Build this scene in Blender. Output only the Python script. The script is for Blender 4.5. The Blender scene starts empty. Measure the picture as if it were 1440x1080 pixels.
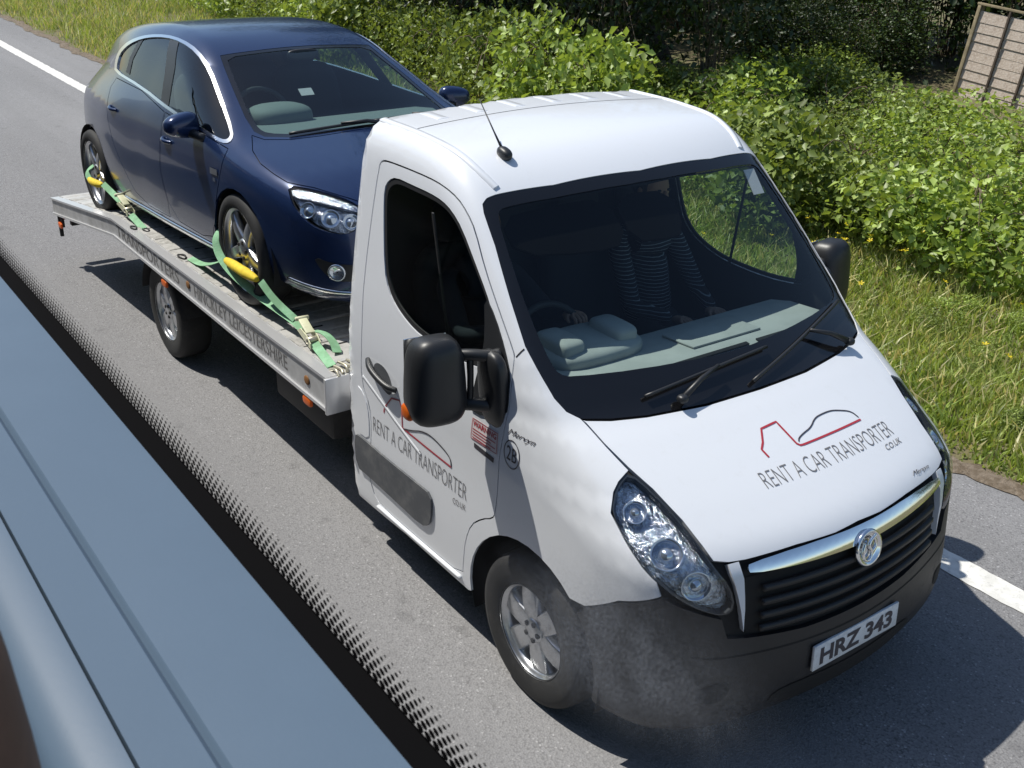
import bpy, bmesh, math, random
import numpy as np
from mathutils import Vector, Matrix
from mathutils.geometry import delaunay_2d_cdt
random.seed(7); rng=np.random.default_rng(7)
scene=bpy.context.scene; COL=scene.collection
# world frame: x along the road (the way the transporter drives), y to its left, z up; x = 0 at its front axle

# ---------------------------------------------------------------- camera, sky, sun, exposure
cam_d=bpy.data.cameras.new('camera'); cam=bpy.data.objects.new('camera',cam_d); COL.objects.link(cam); scene.camera=cam
cam_d.sensor_fit='HORIZONTAL'; cam_d.sensor_width=36; cam_d.lens=36*1527.18/1440; cam_d.clip_start=.02; cam_d.clip_end=2000
cam_d.dof.use_dof=True; cam_d.dof.focus_distance=4.8; cam_d.dof.aperture_fstop=26
_r,_d,_f=(Vector(v) for v in ((.58416803,.81122372,.0257641),(.36020896,-.2306816,-.90390016),(-.72732195,.53731004,-.42696687)))
cam.matrix_world=Matrix(((_r.x,-_d.x,-_f.x,2.8963),(_r.y,-_d.y,-_f.y,-3.2296),(_r.z,-_d.z,-_f.z,3.2302),(0,0,0,1)))
TO_SUN=Vector((-.52,-.31,1.)).normalized()
world=bpy.data.worlds.new('World'); scene.world=world; world.use_nodes=True
wn=world.node_tree.nodes; wl=world.node_tree.links; bg=wn['Background']
sky=wn.new('ShaderNodeTexSky'); sky.sky_type='NISHITA'; sky.sun_disc=False
sky.sun_elevation=math.asin(TO_SUN.z); sky.sun_rotation=math.atan2(TO_SUN.x,TO_SUN.y); sky.air_density=1.; sky.dust_density=.6; sky.ozone_density=1.2
wl.new(sky.outputs[0],bg.inputs[0]); bg.inputs[1].default_value=.10
sun_d=bpy.data.lights.new('sun','SUN'); sun_d.energy=4.2; sun_d.angle=math.radians(.5); sun_d.color=(1.,.95,.87)
sun=bpy.data.objects.new('sun',sun_d); COL.objects.link(sun); sun.rotation_euler=TO_SUN.to_track_quat('Z','Y').to_euler()
vs=scene.view_settings; vs.view_transform='Standard'; vs.look='None'; vs.gamma=1; vs.use_curve_mapping=False; vs.exposure=.38
scene.render.engine='CYCLES'; scene.cycles.use_denoising=True; scene.cycles.max_bounces=10; scene.cycles.transparent_max_bounces=24
scene.cycles.caustics_reflective=False; scene.cycles.caustics_refractive=False

# ---------------------------------------------------------------- smooth body surfaces (distance-like functions, negative inside)
def spl(pts):
    """monotone-ish cubic interpolant (Catmull-Rom, non uniform) of (t, v) pairs, linear outside"""
    t=np.array([p[0] for p in pts],float); v=np.array([p[1] for p in pts],float)
    h=np.diff(t); s=np.diff(v)/h
    m=np.empty_like(v); m[0]=s[0]; m[-1]=s[-1]
    m[1:-1]=(s[:-1]*h[1:]+s[1:]*h[:-1])/(h[1:]+h[:-1])
    def f(q):
        q=np.asarray(q,float); i=np.clip(np.searchsorted(t,q)-1,0,len(h)-1)
        u=(q-t[i])/h[i]; uc=np.clip(u,0,1)
        r=(2*uc**3-3*uc**2+1)*v[i]+(uc**3-2*uc**2+uc)*h[i]*m[i]+(-2*uc**3+3*uc**2)*v[i+1]+(uc**3-uc**2)*h[i]*m[i+1]
        return r+np.where(u<0,u*h[i]*m[i],0)+np.where(u>1,(u-1)*h[i]*m[i+1],0)
    return f
def smax(a,b,k):
    h=np.clip(k-np.abs(a-b),0,None)/k
    return np.maximum(a,b)+h*h*k*.25
# ---- van cab (x forward from front axle, y left, z up) ----
cab_xf=spl([(.15,.78),(.24,.85),(.34,.885),(.50,.895),(.62,.885),(.76,.872),(.88,.858),(.96,.83),(1.02,.775),(1.10,.655),(1.19,.50),(1.28,.335),(1.345,.215),(1.42,.125),(1.6,-.075),(1.8,-.285),(2.0,-.50),(2.2,-.72)])
cab_bow=spl([(.2,.20),(.5,.20),(.9,.20),(1.1,.17),(1.3,.16),(1.42,.18),(1.6,.17),(2.0,.165),(2.2,.16)])
cab_ys=spl([(.1,.975),(.35,.995),(.55,1.005),(.9,1.005),(1.15,1.0),(1.35,.983),(1.6,.95),(1.85,.915),(2.05,.885),(2.3,.84)])
cab_in=spl([(-2,0),(-.3,0),(.1,.004),(.4,.015),(.7,.055),(1.0,.12)])
cab_zr=spl([(-1.8,2.215),(-1.45,2.22),(-1.1,2.215),(-.85,2.19),(-.68,2.145),(-.5,2.075),(-.3,1.98)])
def cab(p):
    x,y,z=p[...,0],np.abs(p[...,1]),p[...,2]
    e=1e-3; sl=(cab_xf(z+e)-cab_xf(z-e))/(2*e)
    d1=(x-cab_xf(z)+cab_bow(z)*y*y)/np.sqrt(1+sl*sl)
    d3=y-cab_ys(z)+cab_in(x)
    d2=z-cab_zr(x)+.05*y*y
    d4=-1.535-x; d5=.22-z
    k=np.clip(.28-.15*np.clip((z-1.15)/.35,0,1),.1,1)
    r=smax(d1,d3,k)
    r=smax(r,smax(d2,d3,.13),.09)
    r=smax(r,d4,.05); return smax(r,d5,.08)
cab_c=np.array([-.35,0,1.05])
def grad(fn,p,e=1e-3):
    g=np.stack([fn(p+np.eye(3)[i]*e)-fn(p-np.eye(3)[i]*e) for i in range(3)],-1)
    return g/np.linalg.norm(g,axis=-1,keepdims=True)
# ---- hatchback (local: x forward from its front axle, y left, z up from its tyres) ----
hat_xf=spl([(.1,.80),(.2,.87),(.32,.905),(.45,.915),(.58,.91),(.68,.885),(.76,.83),(.84,.74)])
hat_zt=spl([(.95,.66),(.82,.755),(.65,.83),(.4,.895),(.15,.95),(-.02,.99),(-.14,1.035),(-.3,1.115),(-.6,1.265),(-.85,1.38),(-1.05,1.445),(-1.3,1.49),(-1.65,1.51),(-2.1,1.495),(-2.55,1.455),(-2.9,1.40),(-3.2,1.33)][::-1])
hat_xb=spl([(.1,-3.36),(.3,-3.47),(.6,-3.50),(.85,-3.47),(1.0,-3.40),(1.1,-3.32),(1.25,-3.18),(1.4,-3.02),(1.5,-2.9)])
hat_ys=spl([(.1,.80),(.22,.85),(.4,.892),(.6,.907),(.75,.905),(.88,.885),(.96,.855),(1.1,.785),(1.25,.71),(1.4,.63),(1.5,.58)])
hat_in=spl([(-3.6,.34),(-3.45,.25),(-3.2,.15),(-2.9,.08),(-2.4,.02),(-1.5,0),(-.3,0),(.1,.005),(.4,.035),(.65,.10),(.85,.22),(.95,.32)])
hat_gin=spl([(-3.6,.16),(-3.2,.10),(-2.8,.06),(-2.2,.02),(-1.5,0),(.9,0)])
def hatch(p):
    x,y,z=p[...,0],np.abs(p[...,1]),p[...,2]
    b=.16+.10*np.clip((z-.9)/.2,0,1)-.12*np.clip((z-1.3)/.15,0,1)
    xe=x+b*y*y; e=1e-3
    sl=(hat_zt(xe+e)-hat_zt(xe-e))/(2*e)
    d2=(z-hat_zt(xe)+.055*y*y)/np.sqrt(1+sl*sl)
    s1=(hat_xf(z+e)-hat_xf(z-e))/(2*e); d1=(x-hat_xf(z)+.10*y*y)/np.sqrt(1+s1*s1)
    sb=(hat_xb(z+e)-hat_xb(z-e))/(2*e); d4=(hat_xb(z)+.13*y*y-x)/np.sqrt(1+sb*sb)
    g=np.clip((z-.95)/.2,0,1)
    d3=(y-hat_ys(z)+hat_in(x)+g*hat_gin(x))*.97
    k=np.where(x>-.1,.17,.15)
    r=smax(d2,d3,.13); r=smax(r,d1,.16); r=smax(r,d4,.14)
    return smax(r,.16-z,.08)
hat_c=np.array([-1.25,0,.62])
HS=np.array([1.06,1.0,.975]); HA=np.arctan2(.185,2.87)
HO=np.array([-2.81,-.07,.885])

# ---------------------------------------------------------------- materials
def mat(name,col=(.5,.5,.5),rough=.5,metal=0.,noise=None,coat=0.,bump=None,spec=.5,dirt=None,trans=None):
    """noise=(scale, amount, colour2); dirt=(scale, threshold, colour, strength); bump=(scale, strength)"""
    m=bpy.data.materials.new(name); m.use_nodes=True; N=m.node_tree.nodes; L=m.node_tree.links; b=N['Principled BSDF']
    b.inputs['Base Color'].default_value=(*col,1); b.inputs['Roughness'].default_value=rough; b.inputs['Metallic'].default_value=metal
    b.inputs['Coat Weight'].default_value=coat; b.inputs['Coat Roughness'].default_value=.04; b.inputs['Specular IOR Level'].default_value=spec
    tc=N.new('ShaderNodeTexCoord'); last=None
    def nz(scale,detail=6,rg=.6):
        n=N.new('ShaderNodeTexNoise'); n.inputs['Scale'].default_value=scale; n.inputs['Detail'].default_value=detail; n.inputs['Roughness'].default_value=rg
        L.new(tc.outputs['Object'],n.inputs['Vector']); return n
    def ramp(src,a,c):
        r=N.new('ShaderNodeMapRange'); r.inputs[1].default_value=a; r.inputs[2].default_value=c; L.new(src,r.inputs[0]); return r.outputs[0]
    def mix(fac,c1,c2):
        x=N.new('ShaderNodeMix'); x.data_type='RGBA'; L.new(fac,x.inputs[0])
        for i,cc in ((6,c1),(7,c2)):
            if isinstance(cc,tuple): x.inputs[i].default_value=(*cc,1)
            else: L.new(cc,x.inputs[i])
        return x.outputs[2]
    cur=col
    for spec_ in ([noise] if noise and not isinstance(noise,list) else (noise or [])):
        sc,amt,c2=spec_; f=ramp(nz(sc).outputs[0],.5-.5/amt*.2,.5+.5/amt*.2); cur=mix(f,cur,c2)
    if dirt:
        sc,th,c2,st=dirt; f=ramp(nz(sc,8,.7).outputs[0],th,th+.25)
        mm=N.new('ShaderNodeMath'); mm.operation='MULTIPLY'; mm.inputs[1].default_value=st; L.new(f,mm.inputs[0]); cur=mix(mm.outputs[0],cur,c2)
        rr=N.new('ShaderNodeMapRange'); rr.inputs[3].default_value=rough; rr.inputs[4].default_value=min(1,rough+.45); L.new(mm.outputs[0],rr.inputs[0]); L.new(rr.outputs[0],b.inputs['Roughness'])
    if not isinstance(cur,tuple): L.new(cur,b.inputs['Base Color'])
    if bump:
        bn=N.new('ShaderNodeBump'); bn.inputs['Strength'].default_value=bump[1]; bn.inputs['Distance'].default_value=bump[2] if len(bump)>2 else .01
        L.new(nz(bump[0]).outputs[0],bn.inputs['Height']); L.new(bn.outputs[0],b.inputs['Normal'])
    if trans:
        t=N.new('ShaderNodeBsdfTranslucent'); t.inputs[0].default_value=(*trans[1],1); ms=N.new('ShaderNodeMixShader'); ms.inputs[0].default_value=trans[0]
        L.new(b.outputs[0],ms.inputs[1]); L.new(t.outputs[0],ms.inputs[2]); L.new(ms.outputs[0],N['Material Output'].inputs[0])
    return m
def glass(name,tint,ior=1.5,rough=0.):
    m=bpy.data.materials.new(name); m.use_nodes=True; N=m.node_tree.nodes; L=m.node_tree.links; N.remove(N['Principled BSDF'])
    t=N.new('ShaderNodeBsdfTransparent'); t.inputs[0].default_value=(*tint,1); g=N.new('ShaderNodeBsdfGlossy'); g.inputs['Roughness'].default_value=rough
    f=N.new('ShaderNodeFresnel'); ms=N.new('ShaderNodeMixShader')
    # a thin pane reflects alike from both sides: undo the node's inside-the-glass index
    gm=N.new('ShaderNodeNewGeometry'); mr=N.new('ShaderNodeMapRange'); mr.inputs[3].default_value=ior; mr.inputs[4].default_value=1/ior; L.new(gm.outputs['Backfacing'],mr.inputs[0]); L.new(mr.outputs[0],f.inputs[0])
    L.new(f.outputs[0],ms.inputs[0]); L.new(t.outputs[0],ms.inputs[1]); L.new(g.outputs[0],ms.inputs[2]); L.new(ms.outputs[0],N['Material Output'].inputs[0])
    return m
M={}
M['white']=mat('white_paint',(.74,.76,.80),.28,coat=.6,dirt=(17.,.56,(.56,.55,.52),.20))
M['blue']=mat('dark_blue_paint',(.013,.028,.086),.22,metal=.3,coat=.45,dirt=(9.,.60,(.08,.09,.11),.10),noise=(900.,1.,(.014,.030,.088)))
M['black']=mat('black_plastic',(.018,.019,.021),.42,bump=(260.,.15,.002))
M['blackgap']=mat('black_underside',(.006,.006,.007),.8)
M['matte']=mat('matt_black',(.003,.003,.0035),.9,spec=.05)
M['bumper']=mat('dark_grey_bumper',(.013,.013,.015),.5,dirt=(9.,.52,(.055,.052,.05),.5),bump=(300.,.1,.002))
M['moulding']=mat('grey_side_moulding',(.075,.08,.09),.6,dirt=(9.,.45,(.20,.20,.20),.6),bump=(300.,.1,.002))
M['frit']=mat('black_ceramic_band',(.007,.007,.008),.10,coat=.3)
M['rubber']=mat('rubber_seal',(.012,.012,.013),.6)
M['tyre']=mat('tyre_rubber',(.014,.014,.015),.75,dirt=(14.,.5,(.06,.057,.052),.5))
M['alloy']=mat('wheel_alloy',(.55,.56,.58),.28,metal=.9,dirt=(16.,.5,(.16,.14,.12),.45))
M['chrome']=mat('chrome',(.82,.83,.84),.07,metal=1.)
M['softchrome']=mat('bright_window_trim',(.80,.81,.82),.20,metal=1.)
M['glass']=glass('green_tinted_glass',(.77,.85,.84))
M['glass_side']=glass('tinted_side_glass',(.62,.74,.71))
M['glass_car']=glass('car_window_glass',(.62,.75,.73),1.65)
M['lens']=glass('headlamp_lens',(.93,.95,.97),1.45)
M['reflector']=mat('headlamp_reflector',(.75,.78,.82),.14,metal=1.,noise=(26.,1.,(.35,.38,.44)),bump=(32.,.8,.02))
M['lampdark']=mat('headlamp_bezel',(.05,.055,.06),.25,metal=.4)
M['bulb']=mat('projector_glass',(.55,.6,.66),.05,metal=.8)
M['amber']=mat('amber_marker',(.85,.17,.02),.3,trans=(.3,(.9,.25,.02)))
M['dash']=mat('grey_dashboard',(.35,.37,.355),.8,bump=(400.,.2,.002),noise=(5.,1.,(.40,.42,.405)))
M['dashdark']=mat('dark_dashboard',(.035,.038,.042),.7)
M['seat']=mat('dark_seat_fabric',(.022,.023,.026),.95)
M['alu']=mat('aluminium_deck',(.60,.59,.57),.50,metal=.45,noise=[(3.,1.,(.40,.39,.37)),(26.,1.,(.56,.55,.53))],dirt=(5.,.5,(.24,.21,.18),.55),bump=(70.,.12,.004))
M['alu2']=mat('aluminium_deck_worn',(.50,.49,.46),.55,metal=.35,noise=[(4.,1.,(.50,.49,.47)),(30.,1.,(.34,.33,.31))],dirt=(6.,.48,(.22,.19,.15),.6),bump=(70.,.12,.004))
M['rail']=mat('aluminium_rail',(.60,.60,.605),.45,metal=.45,noise=(7.,1.,(.50,.50,.50)),dirt=(4.,.5,(.22,.21,.20),.5))
M['railedge']=mat('aluminium_rail_edge',(.68,.68,.69),.35,metal=.6)
M['chassis']=mat('black_chassis',(.02,.02,.022),.7,dirt=(6.,.5,(.08,.075,.07),.5))
M['railink']=mat('worn_rail_lettering',(.13,.125,.125),.6,dirt=(30.,.45,(.42,.42,.42),.8))
M['ink']=mat('dark_grey_lettering',(.045,.04,.05),.5)
M['inkthin']=mat('faded_lettering',(.16,.155,.16),.6)
M['red']=mat('red_logo_line',(.42,.035,.05),.45)
M['plate']=mat('white_number_plate',(.72,.74,.76),.35,dirt=(30.,.45,(.42,.42,.42),.55))
M['stickw']=mat('sticker_paper',(.72,.66,.67),.5)
M['green']=mat('green_webbing',(.27,.56,.32),.85,noise=[(60.,1.,(.36,.62,.40)),(8.,1.,(.22,.42,.24))],bump=(300.,.2,.002),trans=(.15,(.2,.5,.25)))
M['yellow']=mat('yellow_sleeve',(.78,.60,.04),.8,noise=(25.,1.,(.66,.48,.03)))
M['steel']=mat('zinc_steel',(.62,.58,.44),.4,metal=.6,noise=(30.,1.,(.45,.42,.33)))
M['ivory']=mat('painted_ratchet',(.62,.62,.42),.5,dirt=(30.,.5,(.25,.22,.15),.5))
M['rust']=mat('rusty_eye',(.22,.10,.03),.8)
M['skin']=mat('skin',(.42,.25,.18),.6)
M['navy']=mat('dark_shirt',(.015,.017,.025),.9)
M['trousers']=mat('dark_trousers',(.02,.022,.03),.9)
M['hair']=mat('brown_hair',(.03,.02,.014),.8)
def striped():
    m=mat('striped_shirt',(.012,.014,.022),.9); N=m.node_tree.nodes; L=m.node_tree.links
    tc=N.new('ShaderNodeTexCoord'); w=N.new('ShaderNodeTexWave'); w.bands_direction='Z'; w.inputs['Scale'].default_value=17.; w.inputs['Distortion'].default_value=2.2; w.inputs['Detail Scale'].default_value=.6
    r=N.new('ShaderNodeValToRGB'); r.color_ramp.elements[0].position=.90; r.color_ramp.elements[0].color=(.012,.014,.022,1); r.color_ramp.elements[1].position=.97; r.color_ramp.elements[1].color=(.38,.40,.42,1)
    L.new(tc.outputs['Object'],w.inputs[0]); L.new(w.outputs[0],r.inputs[0]); L.new(r.outputs[0],N['Principled BSDF'].inputs['Base Color']); return m
M['striped']=striped()

# ---------------------------------------------------------------- object helpers
def link(o,parent=None):
    COL.objects.link(o)
    if parent is not None: o.parent=parent
    return o
def tag(o,label=None,cat=None,group=None,kind=None):
    for k,v in (('label',label),('category',cat),('group',group),('kind',kind)):
        if v: o[k]=v
    return o
def empty(name,loc=(0,0,0),rot=(0,0,0),parent=None):
    o=bpy.data.objects.new(name,None); o.location=loc; o.rotation_euler=rot; o.empty_display_size=.2; return link(o,parent)
def mesh_obj(name,V,F,material,parent=None,smooth=False,normals=None):
    me=bpy.data.meshes.new(name); me.from_pydata([tuple(map(float,v)) for v in V],[],[tuple(int(i) for i in f) for f in F]); me.materials.append(material)
    if smooth: me.polygons.foreach_set('use_smooth',[True]*len(me.polygons))
    me.update()
    if normals is not None: me.normals_split_custom_set_from_vertices([tuple(map(float,n)) for n in normals])
    return link(bpy.data.objects.new(name,me),parent)
def bm_obj(name,bm,material,parent=None,smooth=False,bevel=0.,seg=2,angle=30):
    if bevel: 
        bmesh.ops.bevel(bm,geom=[e for e in bm.edges if e.is_manifold and e.calc_face_angle(0)>math.radians(angle)],offset=bevel,segments=seg,profile=.5,affect='EDGES',clamp_overlap=True)
    bmesh.ops.recalc_face_normals(bm,faces=bm.faces)
    me=bpy.data.meshes.new(name); bm.to_mesh(me); bm.free(); me.materials.append(material)
    if smooth or bevel:
        me.polygons.foreach_set('use_smooth',[True]*len(me.polygons))
        me.set_sharp_from_angle(angle=math.radians(40))
    return link(bpy.data.objects.new(name,me),parent)
def add_box(bm,c,s,rot=None):
    r=bmesh.ops.create_cube(bm,size=1.); Mx=Matrix.Translation(Vector(c))@(rot.to_4x4() if rot is not None else Matrix.Identity(4))@Matrix.Diagonal((*s,1))
    bmesh.ops.transform(bm,matrix=Mx,verts=r['verts']); return r['verts']
def box(name,c,s,material,parent=None,bevel=.005,rot=None,seg=2):
    bm=bmesh.new(); add_box(bm,c,s,rot); return bm_obj(name,bm,material,parent,bevel=bevel,seg=seg)
def chaikin(P,n=2,closed=True):
    P=np.asarray(P,float)
    for _ in range(n):
        Q=np.roll(P,-1,0) if closed else P[1:]; A=P if closed else P[:-1]
        R=np.empty((2*len(A),P.shape[1])); R[0::2]=.75*A+.25*Q; R[1::2]=.25*A+.75*Q
        P=R if closed else np.vstack([P[:1],R,P[-1:]])
    return P
def dense(P,step,closed=True):
    P=np.asarray(P,float); Q=np.roll(P,-1,0) if closed else P[1:]; A=P if closed else P[:-1]; out=[]
    for a,b in zip(A,Q):
        k=max(1,int(math.ceil(np.linalg.norm(b-a)/step)))
        for i in range(k): out.append(a+(b-a)*i/k)
    if not closed: out.append(P[-1])
    return np.array(out)
def tube_mesh(path,rad,n=10,cap=True):
    path=np.asarray(path,float); rad=np.broadcast_to(np.asarray(rad,float),(len(path),)); V=[];F=[]
    t=np.gradient(path,axis=0); t/=np.linalg.norm(t,axis=1)[:,None]+1e-12; ref=np.array([0,0,1.]) if abs(t[0][2])<.9 else np.array([1.,0,0])
    for i,(p,r) in enumerate(zip(path,rad)):
        ref=ref-t[i]*(ref@t[i]); ref/=np.linalg.norm(ref); s=np.cross(t[i],ref)
        for k in range(n): a=2*math.pi*k/n; V.append(p+r*(math.cos(a)*ref+math.sin(a)*s))
    for i in range(len(path)-1):
        for k in range(n): F.append((i*n+k,i*n+(k+1)%n,(i+1)*n+(k+1)%n,(i+1)*n+k))
    if cap: F.append(tuple(range(n))[::-1]); F.append(tuple(range((len(path)-1)*n,len(path)*n)))
    return V,F
def tube(name,path,rad,material,parent=None,n=10,smooth_path=0):
    rad=np.asarray(rad,float)
    if smooth_path:
        k=len(path); path=chaikin(path,smooth_path,False)
        if rad.ndim: rad=np.interp(np.linspace(0,1,len(path)),np.linspace(0,1,k),rad)
    return mesh_obj(name,*tube_mesh(path,rad,n),material,parent,smooth=True)
def lathe_mesh(prof,n=48,axis='y'):
    V=[];F=[]; m=len(prof)
    for i in range(n):
        a=2*math.pi*i/n
        for r,h in prof: V.append((r*math.cos(a),h,r*math.sin(a)))
    for i in range(n):
        for j in range(m-1): F.append((i*m+j,((i+1)%n)*m+j,((i+1)%n)*m+j+1,i*m+j+1))
    return V,F
def rounded(name,c,s,material,parent=None,p=4.,n=24,rot=None,taper=None):
    """superellipsoid lump: rounded housings, cushions"""
    V=[];F=[]; f=lambda t,e:math.copysign(abs(t)**e,t); e=2./p
    for i in range(n//2+1):
        v=-math.pi/2+math.pi*i/(n//2)
        for k in range(n):
            u=2*math.pi*k/n; q=Vector((f(math.cos(v),e)*f(math.cos(u),e)*s[0]/2,f(math.cos(v),e)*f(math.sin(u),e)*s[1]/2,f(math.sin(v),e)*s[2]/2))
            if taper: q=taper(q)
            if rot is not None: q=rot@q
            V.append(q+Vector(c))
    for i in range(n//2):
        for k in range(n): F.append((i*n+k,i*n+(k+1)%n,(i+1)*n+(k+1)%n,(i+1)*n+k))
    return mesh_obj(name,V,F,material,parent,smooth=True)
def prism(name,poly,axis,lo,hi,material,parent=None,bevel=.004,seg=2):
    """polygon in the plane across axis, extruded from lo to hi"""
    bm=bmesh.new(); ix={'x':(1,2,0),'y':(0,2,1),'z':(0,1,2)}[axis]
    def pt(q,h): v=[0,0,0]; v[ix[0]],v[ix[1]],v[ix[2]]=q[0],q[1],h; return v
    a=[bm.verts.new(pt(q,lo)) for q in poly]; b=[bm.verts.new(pt(q,hi)) for q in poly]; k=len(poly)
    bm.faces.new(a[::-1]); bm.faces.new(b)
    for i in range(k): bm.faces.new((a[i],a[(i+1)%k],b[(i+1)%k],b[i]))
    return bm_obj(name,bm,material,parent,bevel=bevel,seg=seg)

# ---------------------------------------------------------------- panels cut out of a smooth body surface
class Skin:
    def __init__(s,fn,c,scale=(1,1,1),n=15000):
        s.fn,s.c,s.S=fn,np.array(c,float),np.array(scale,float)
        i=np.arange(n)+.5; z=1-2*i/n; a=math.pi*(1+5**.5)*i; r=np.sqrt(1-z*z); s.dirs=np.stack([r*np.cos(a),r*np.sin(a),z],1); s.sp=math.sqrt(4*math.pi/n)
    def hit(s,D):
        D=np.asarray(D,float); D=D/np.linalg.norm(D,axis=1)[:,None]; lo=np.full(len(D),.02); hi=np.full(len(D),4.)
        for _ in range(34):
            m=(lo+hi)/2; ins=s.fn(s.c+D*m[:,None])<0; lo=np.where(ins,m,lo); hi=np.where(ins,hi,m)
        return s.c+D*lo[:,None]
    def on(s,P,off=0.):
        p=s.hit(np.asarray(P,float)-s.c); return p+grad(s.fn,p)*off if off else p
    def flat(s,D):
        D=D/np.linalg.norm(D,axis=1)[:,None]; return D[:,1:]/(1+D[:,:1])
    def lift(s,U):
        q=(U*U).sum(1); return np.stack([(1-q)/(1+q),2*U[:,0]/(1+q),2*U[:,1]/(1+q)],1)
    def panel(s,name,loops,material,parent=None,off=0.,gap=0.,flange=.012,smooth=0,fine=1.,step=.018,mirror=False):
        sm=smooth if isinstance(smooth,(list,tuple)) else [smooth]*len(loops); L2=[]
        for L,k in zip(loops,sm):
            L=np.array(L,float)
            if mirror: L=L*np.array([1,-1,1])
            if k: L=chaikin(L,k)
            L=dense(L,step); U=s.flat(L-s.c)
            if gap:
                a=.5*np.sum(U[:,0]*np.roll(U[:,1],-1)-np.roll(U[:,0],-1)*U[:,1]); t=np.roll(U,-1,0)-np.roll(U,1,0); t/=np.linalg.norm(t,axis=1)[:,None]+1e-12
                nn=np.stack([-t[:,1],t[:,0]],1)*(1 if a>0 else -1)
                if len(L2): nn=-nn
                U=U+nn*(gap*(1+(U*U).sum(1))/2/np.linalg.norm(L-s.c,axis=1))[:,None]
            L2.append(U)
        def inside(P):
            r=np.zeros(len(P),bool)
            for U in L2:
                for a,b in zip(U,np.roll(U,-1,0)):
                    if a[1]==b[1]: continue
                    c=(a[1]>P[:,1])!=(b[1]>P[:,1]); r^=c&(P[:,0]<(b[0]-a[0])*(P[:,1]-a[1])/(b[1]-a[1])+a[0])
            return r
        B=np.vstack(L2); lo,hi=B.min(0),B.max(0)
        dirs=s.dirs
        if fine>1:
            n=int(len(dirs)*fine*fine); i=np.arange(n)+.5; z=1-2*i/n; a=math.pi*(1+5**.5)*i; r=np.sqrt(1-z*z); dirs=np.stack([r*np.cos(a),r*np.sin(a),z],1)
        I=dirs[dirs[:,0]>-.97]; I=s.flat(I); I=I[((I>lo)&(I<hi)).all(1)]
        if len(I): I=I[inside(I)]
        if len(I):
            keep=np.ones(len(I),bool); sp=s.sp/fine
            for j in range(0,len(I),2000):
                d=np.sqrt(((I[j:j+2000,None]-B[None])**2).sum(2)).min(1); keep[j:j+2000]=d>.45*sp*(1+(I[j:j+2000]**2).sum(1))/2
            I=I[keep]
        pts=np.vstack([B,I]) if len(I) else B; E=[];k=0
        for U in L2: E+=[(k+i,k+(i+1)%len(U)) for i in range(len(U))]; k+=len(U)
        v2,_,f2,ov,_,_=delaunay_2d_cdt([Vector(p) for p in pts],E,[],0,1e-7,True)
        V2=np.array([tuple(v) for v in v2]); F=np.array([f for f in f2 if len(f)==3]); F=F[inside(V2[F].mean(1))]
        P=s.hit(s.lift(V2)); Nn=grad(s.fn,P); P=P+Nn*off
        a,b,c=P[F[:,0]],P[F[:,1]],P[F[:,2]]; fl=(np.cross(b-a,c-a)*Nn[F[:,0]]).sum(1)<0; F[fl]=F[fl][:,::-1]
        V=list(P*s.S); NN=list(Nn); FF=[tuple(f) for f in F]
        if flange:
            ed={}
            for f in FF:
                for i in range(3): ed[(f[i],f[(i+1)%3])]=1
            be=[e for e in ed if (e[1],e[0]) not in ed]; mp={}
            for e in be:
                d=P[e[1]]-P[e[0]]; w=np.cross(d,Nn[e[0]])
                w=w/(np.linalg.norm(w)+1e-12)
                ids=[]
                for q in e:
                    for dep in (0,flange): V.append((P[q]-Nn[q]*dep)*s.S); NN.append(w); ids.append(len(V)-1)
                FF.append((ids[0],ids[1],ids[3],ids[2]))
        return mesh_obj(name,V,FF,material,parent,smooth=True,normals=NN)
    def ribbon(s,name,P,width,material,parent=None,off=.0015,closed=False,smooth=0,step=.02,height=0.):
        if smooth: P=chaikin(P,smooth,closed)
        P=s.on(dense(P,step,closed)); n=grad(s.fn,P)
        t=(np.roll(P,-1,0)-np.roll(P,1,0)) if closed else np.gradient(P,axis=0); t/=np.linalg.norm(t,axis=1)[:,None]+1e-12
        w=np.cross(n,t); w/=np.linalg.norm(w,axis=1)[:,None]; k=len(P); F=[]
        if height:
            A=[P-w*width/2-n*.004,P-w*width*.38+n*height,P+w*width*.38+n*height,P+w*width/2-n*.004]; m=4
        else: A=[P-w*width/2+n*off,P+w*width/2+n*off]; m=2
        V=np.stack(A,1).reshape(-1,3)*s.S
        for i in range(k if closed else k-1):
            j=(i+1)%k
            for q in range(m-1): F.append((i*m+q,j*m+q,j*m+q+1,i*m+q+1))
        if height and not closed: F+= [(0,1,2,3),((k-1)*m+3,(k-1)*m+2,(k-1)*m+1,(k-1)*m)]
        return mesh_obj(name,V,F,material,parent,smooth=True)
    def decal(s,name,verts2,faces,org,ux,uy,material,parent=None,off=.002):
        """flat print (u,v) laid on the surface: org + u*ux + v*uy"""
        org,ux,uy=(np.array(v,float) for v in (org,ux,uy)); P=np.array([org+u*ux+v*uy for u,v in verts2])
        p=s.hit(P-s.c); n=grad(s.fn,p); p=p+n*off; F=[]
        for f in faces:
            a,b,c=(p[f[i]] for i in (0,1,2)); nn=np.cross(b-a,c-a); F.append(tuple(f) if nn@n[f[0]]>0 else tuple(f)[::-1])
        return mesh_obj(name,p*s.S,F,material,parent)
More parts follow.
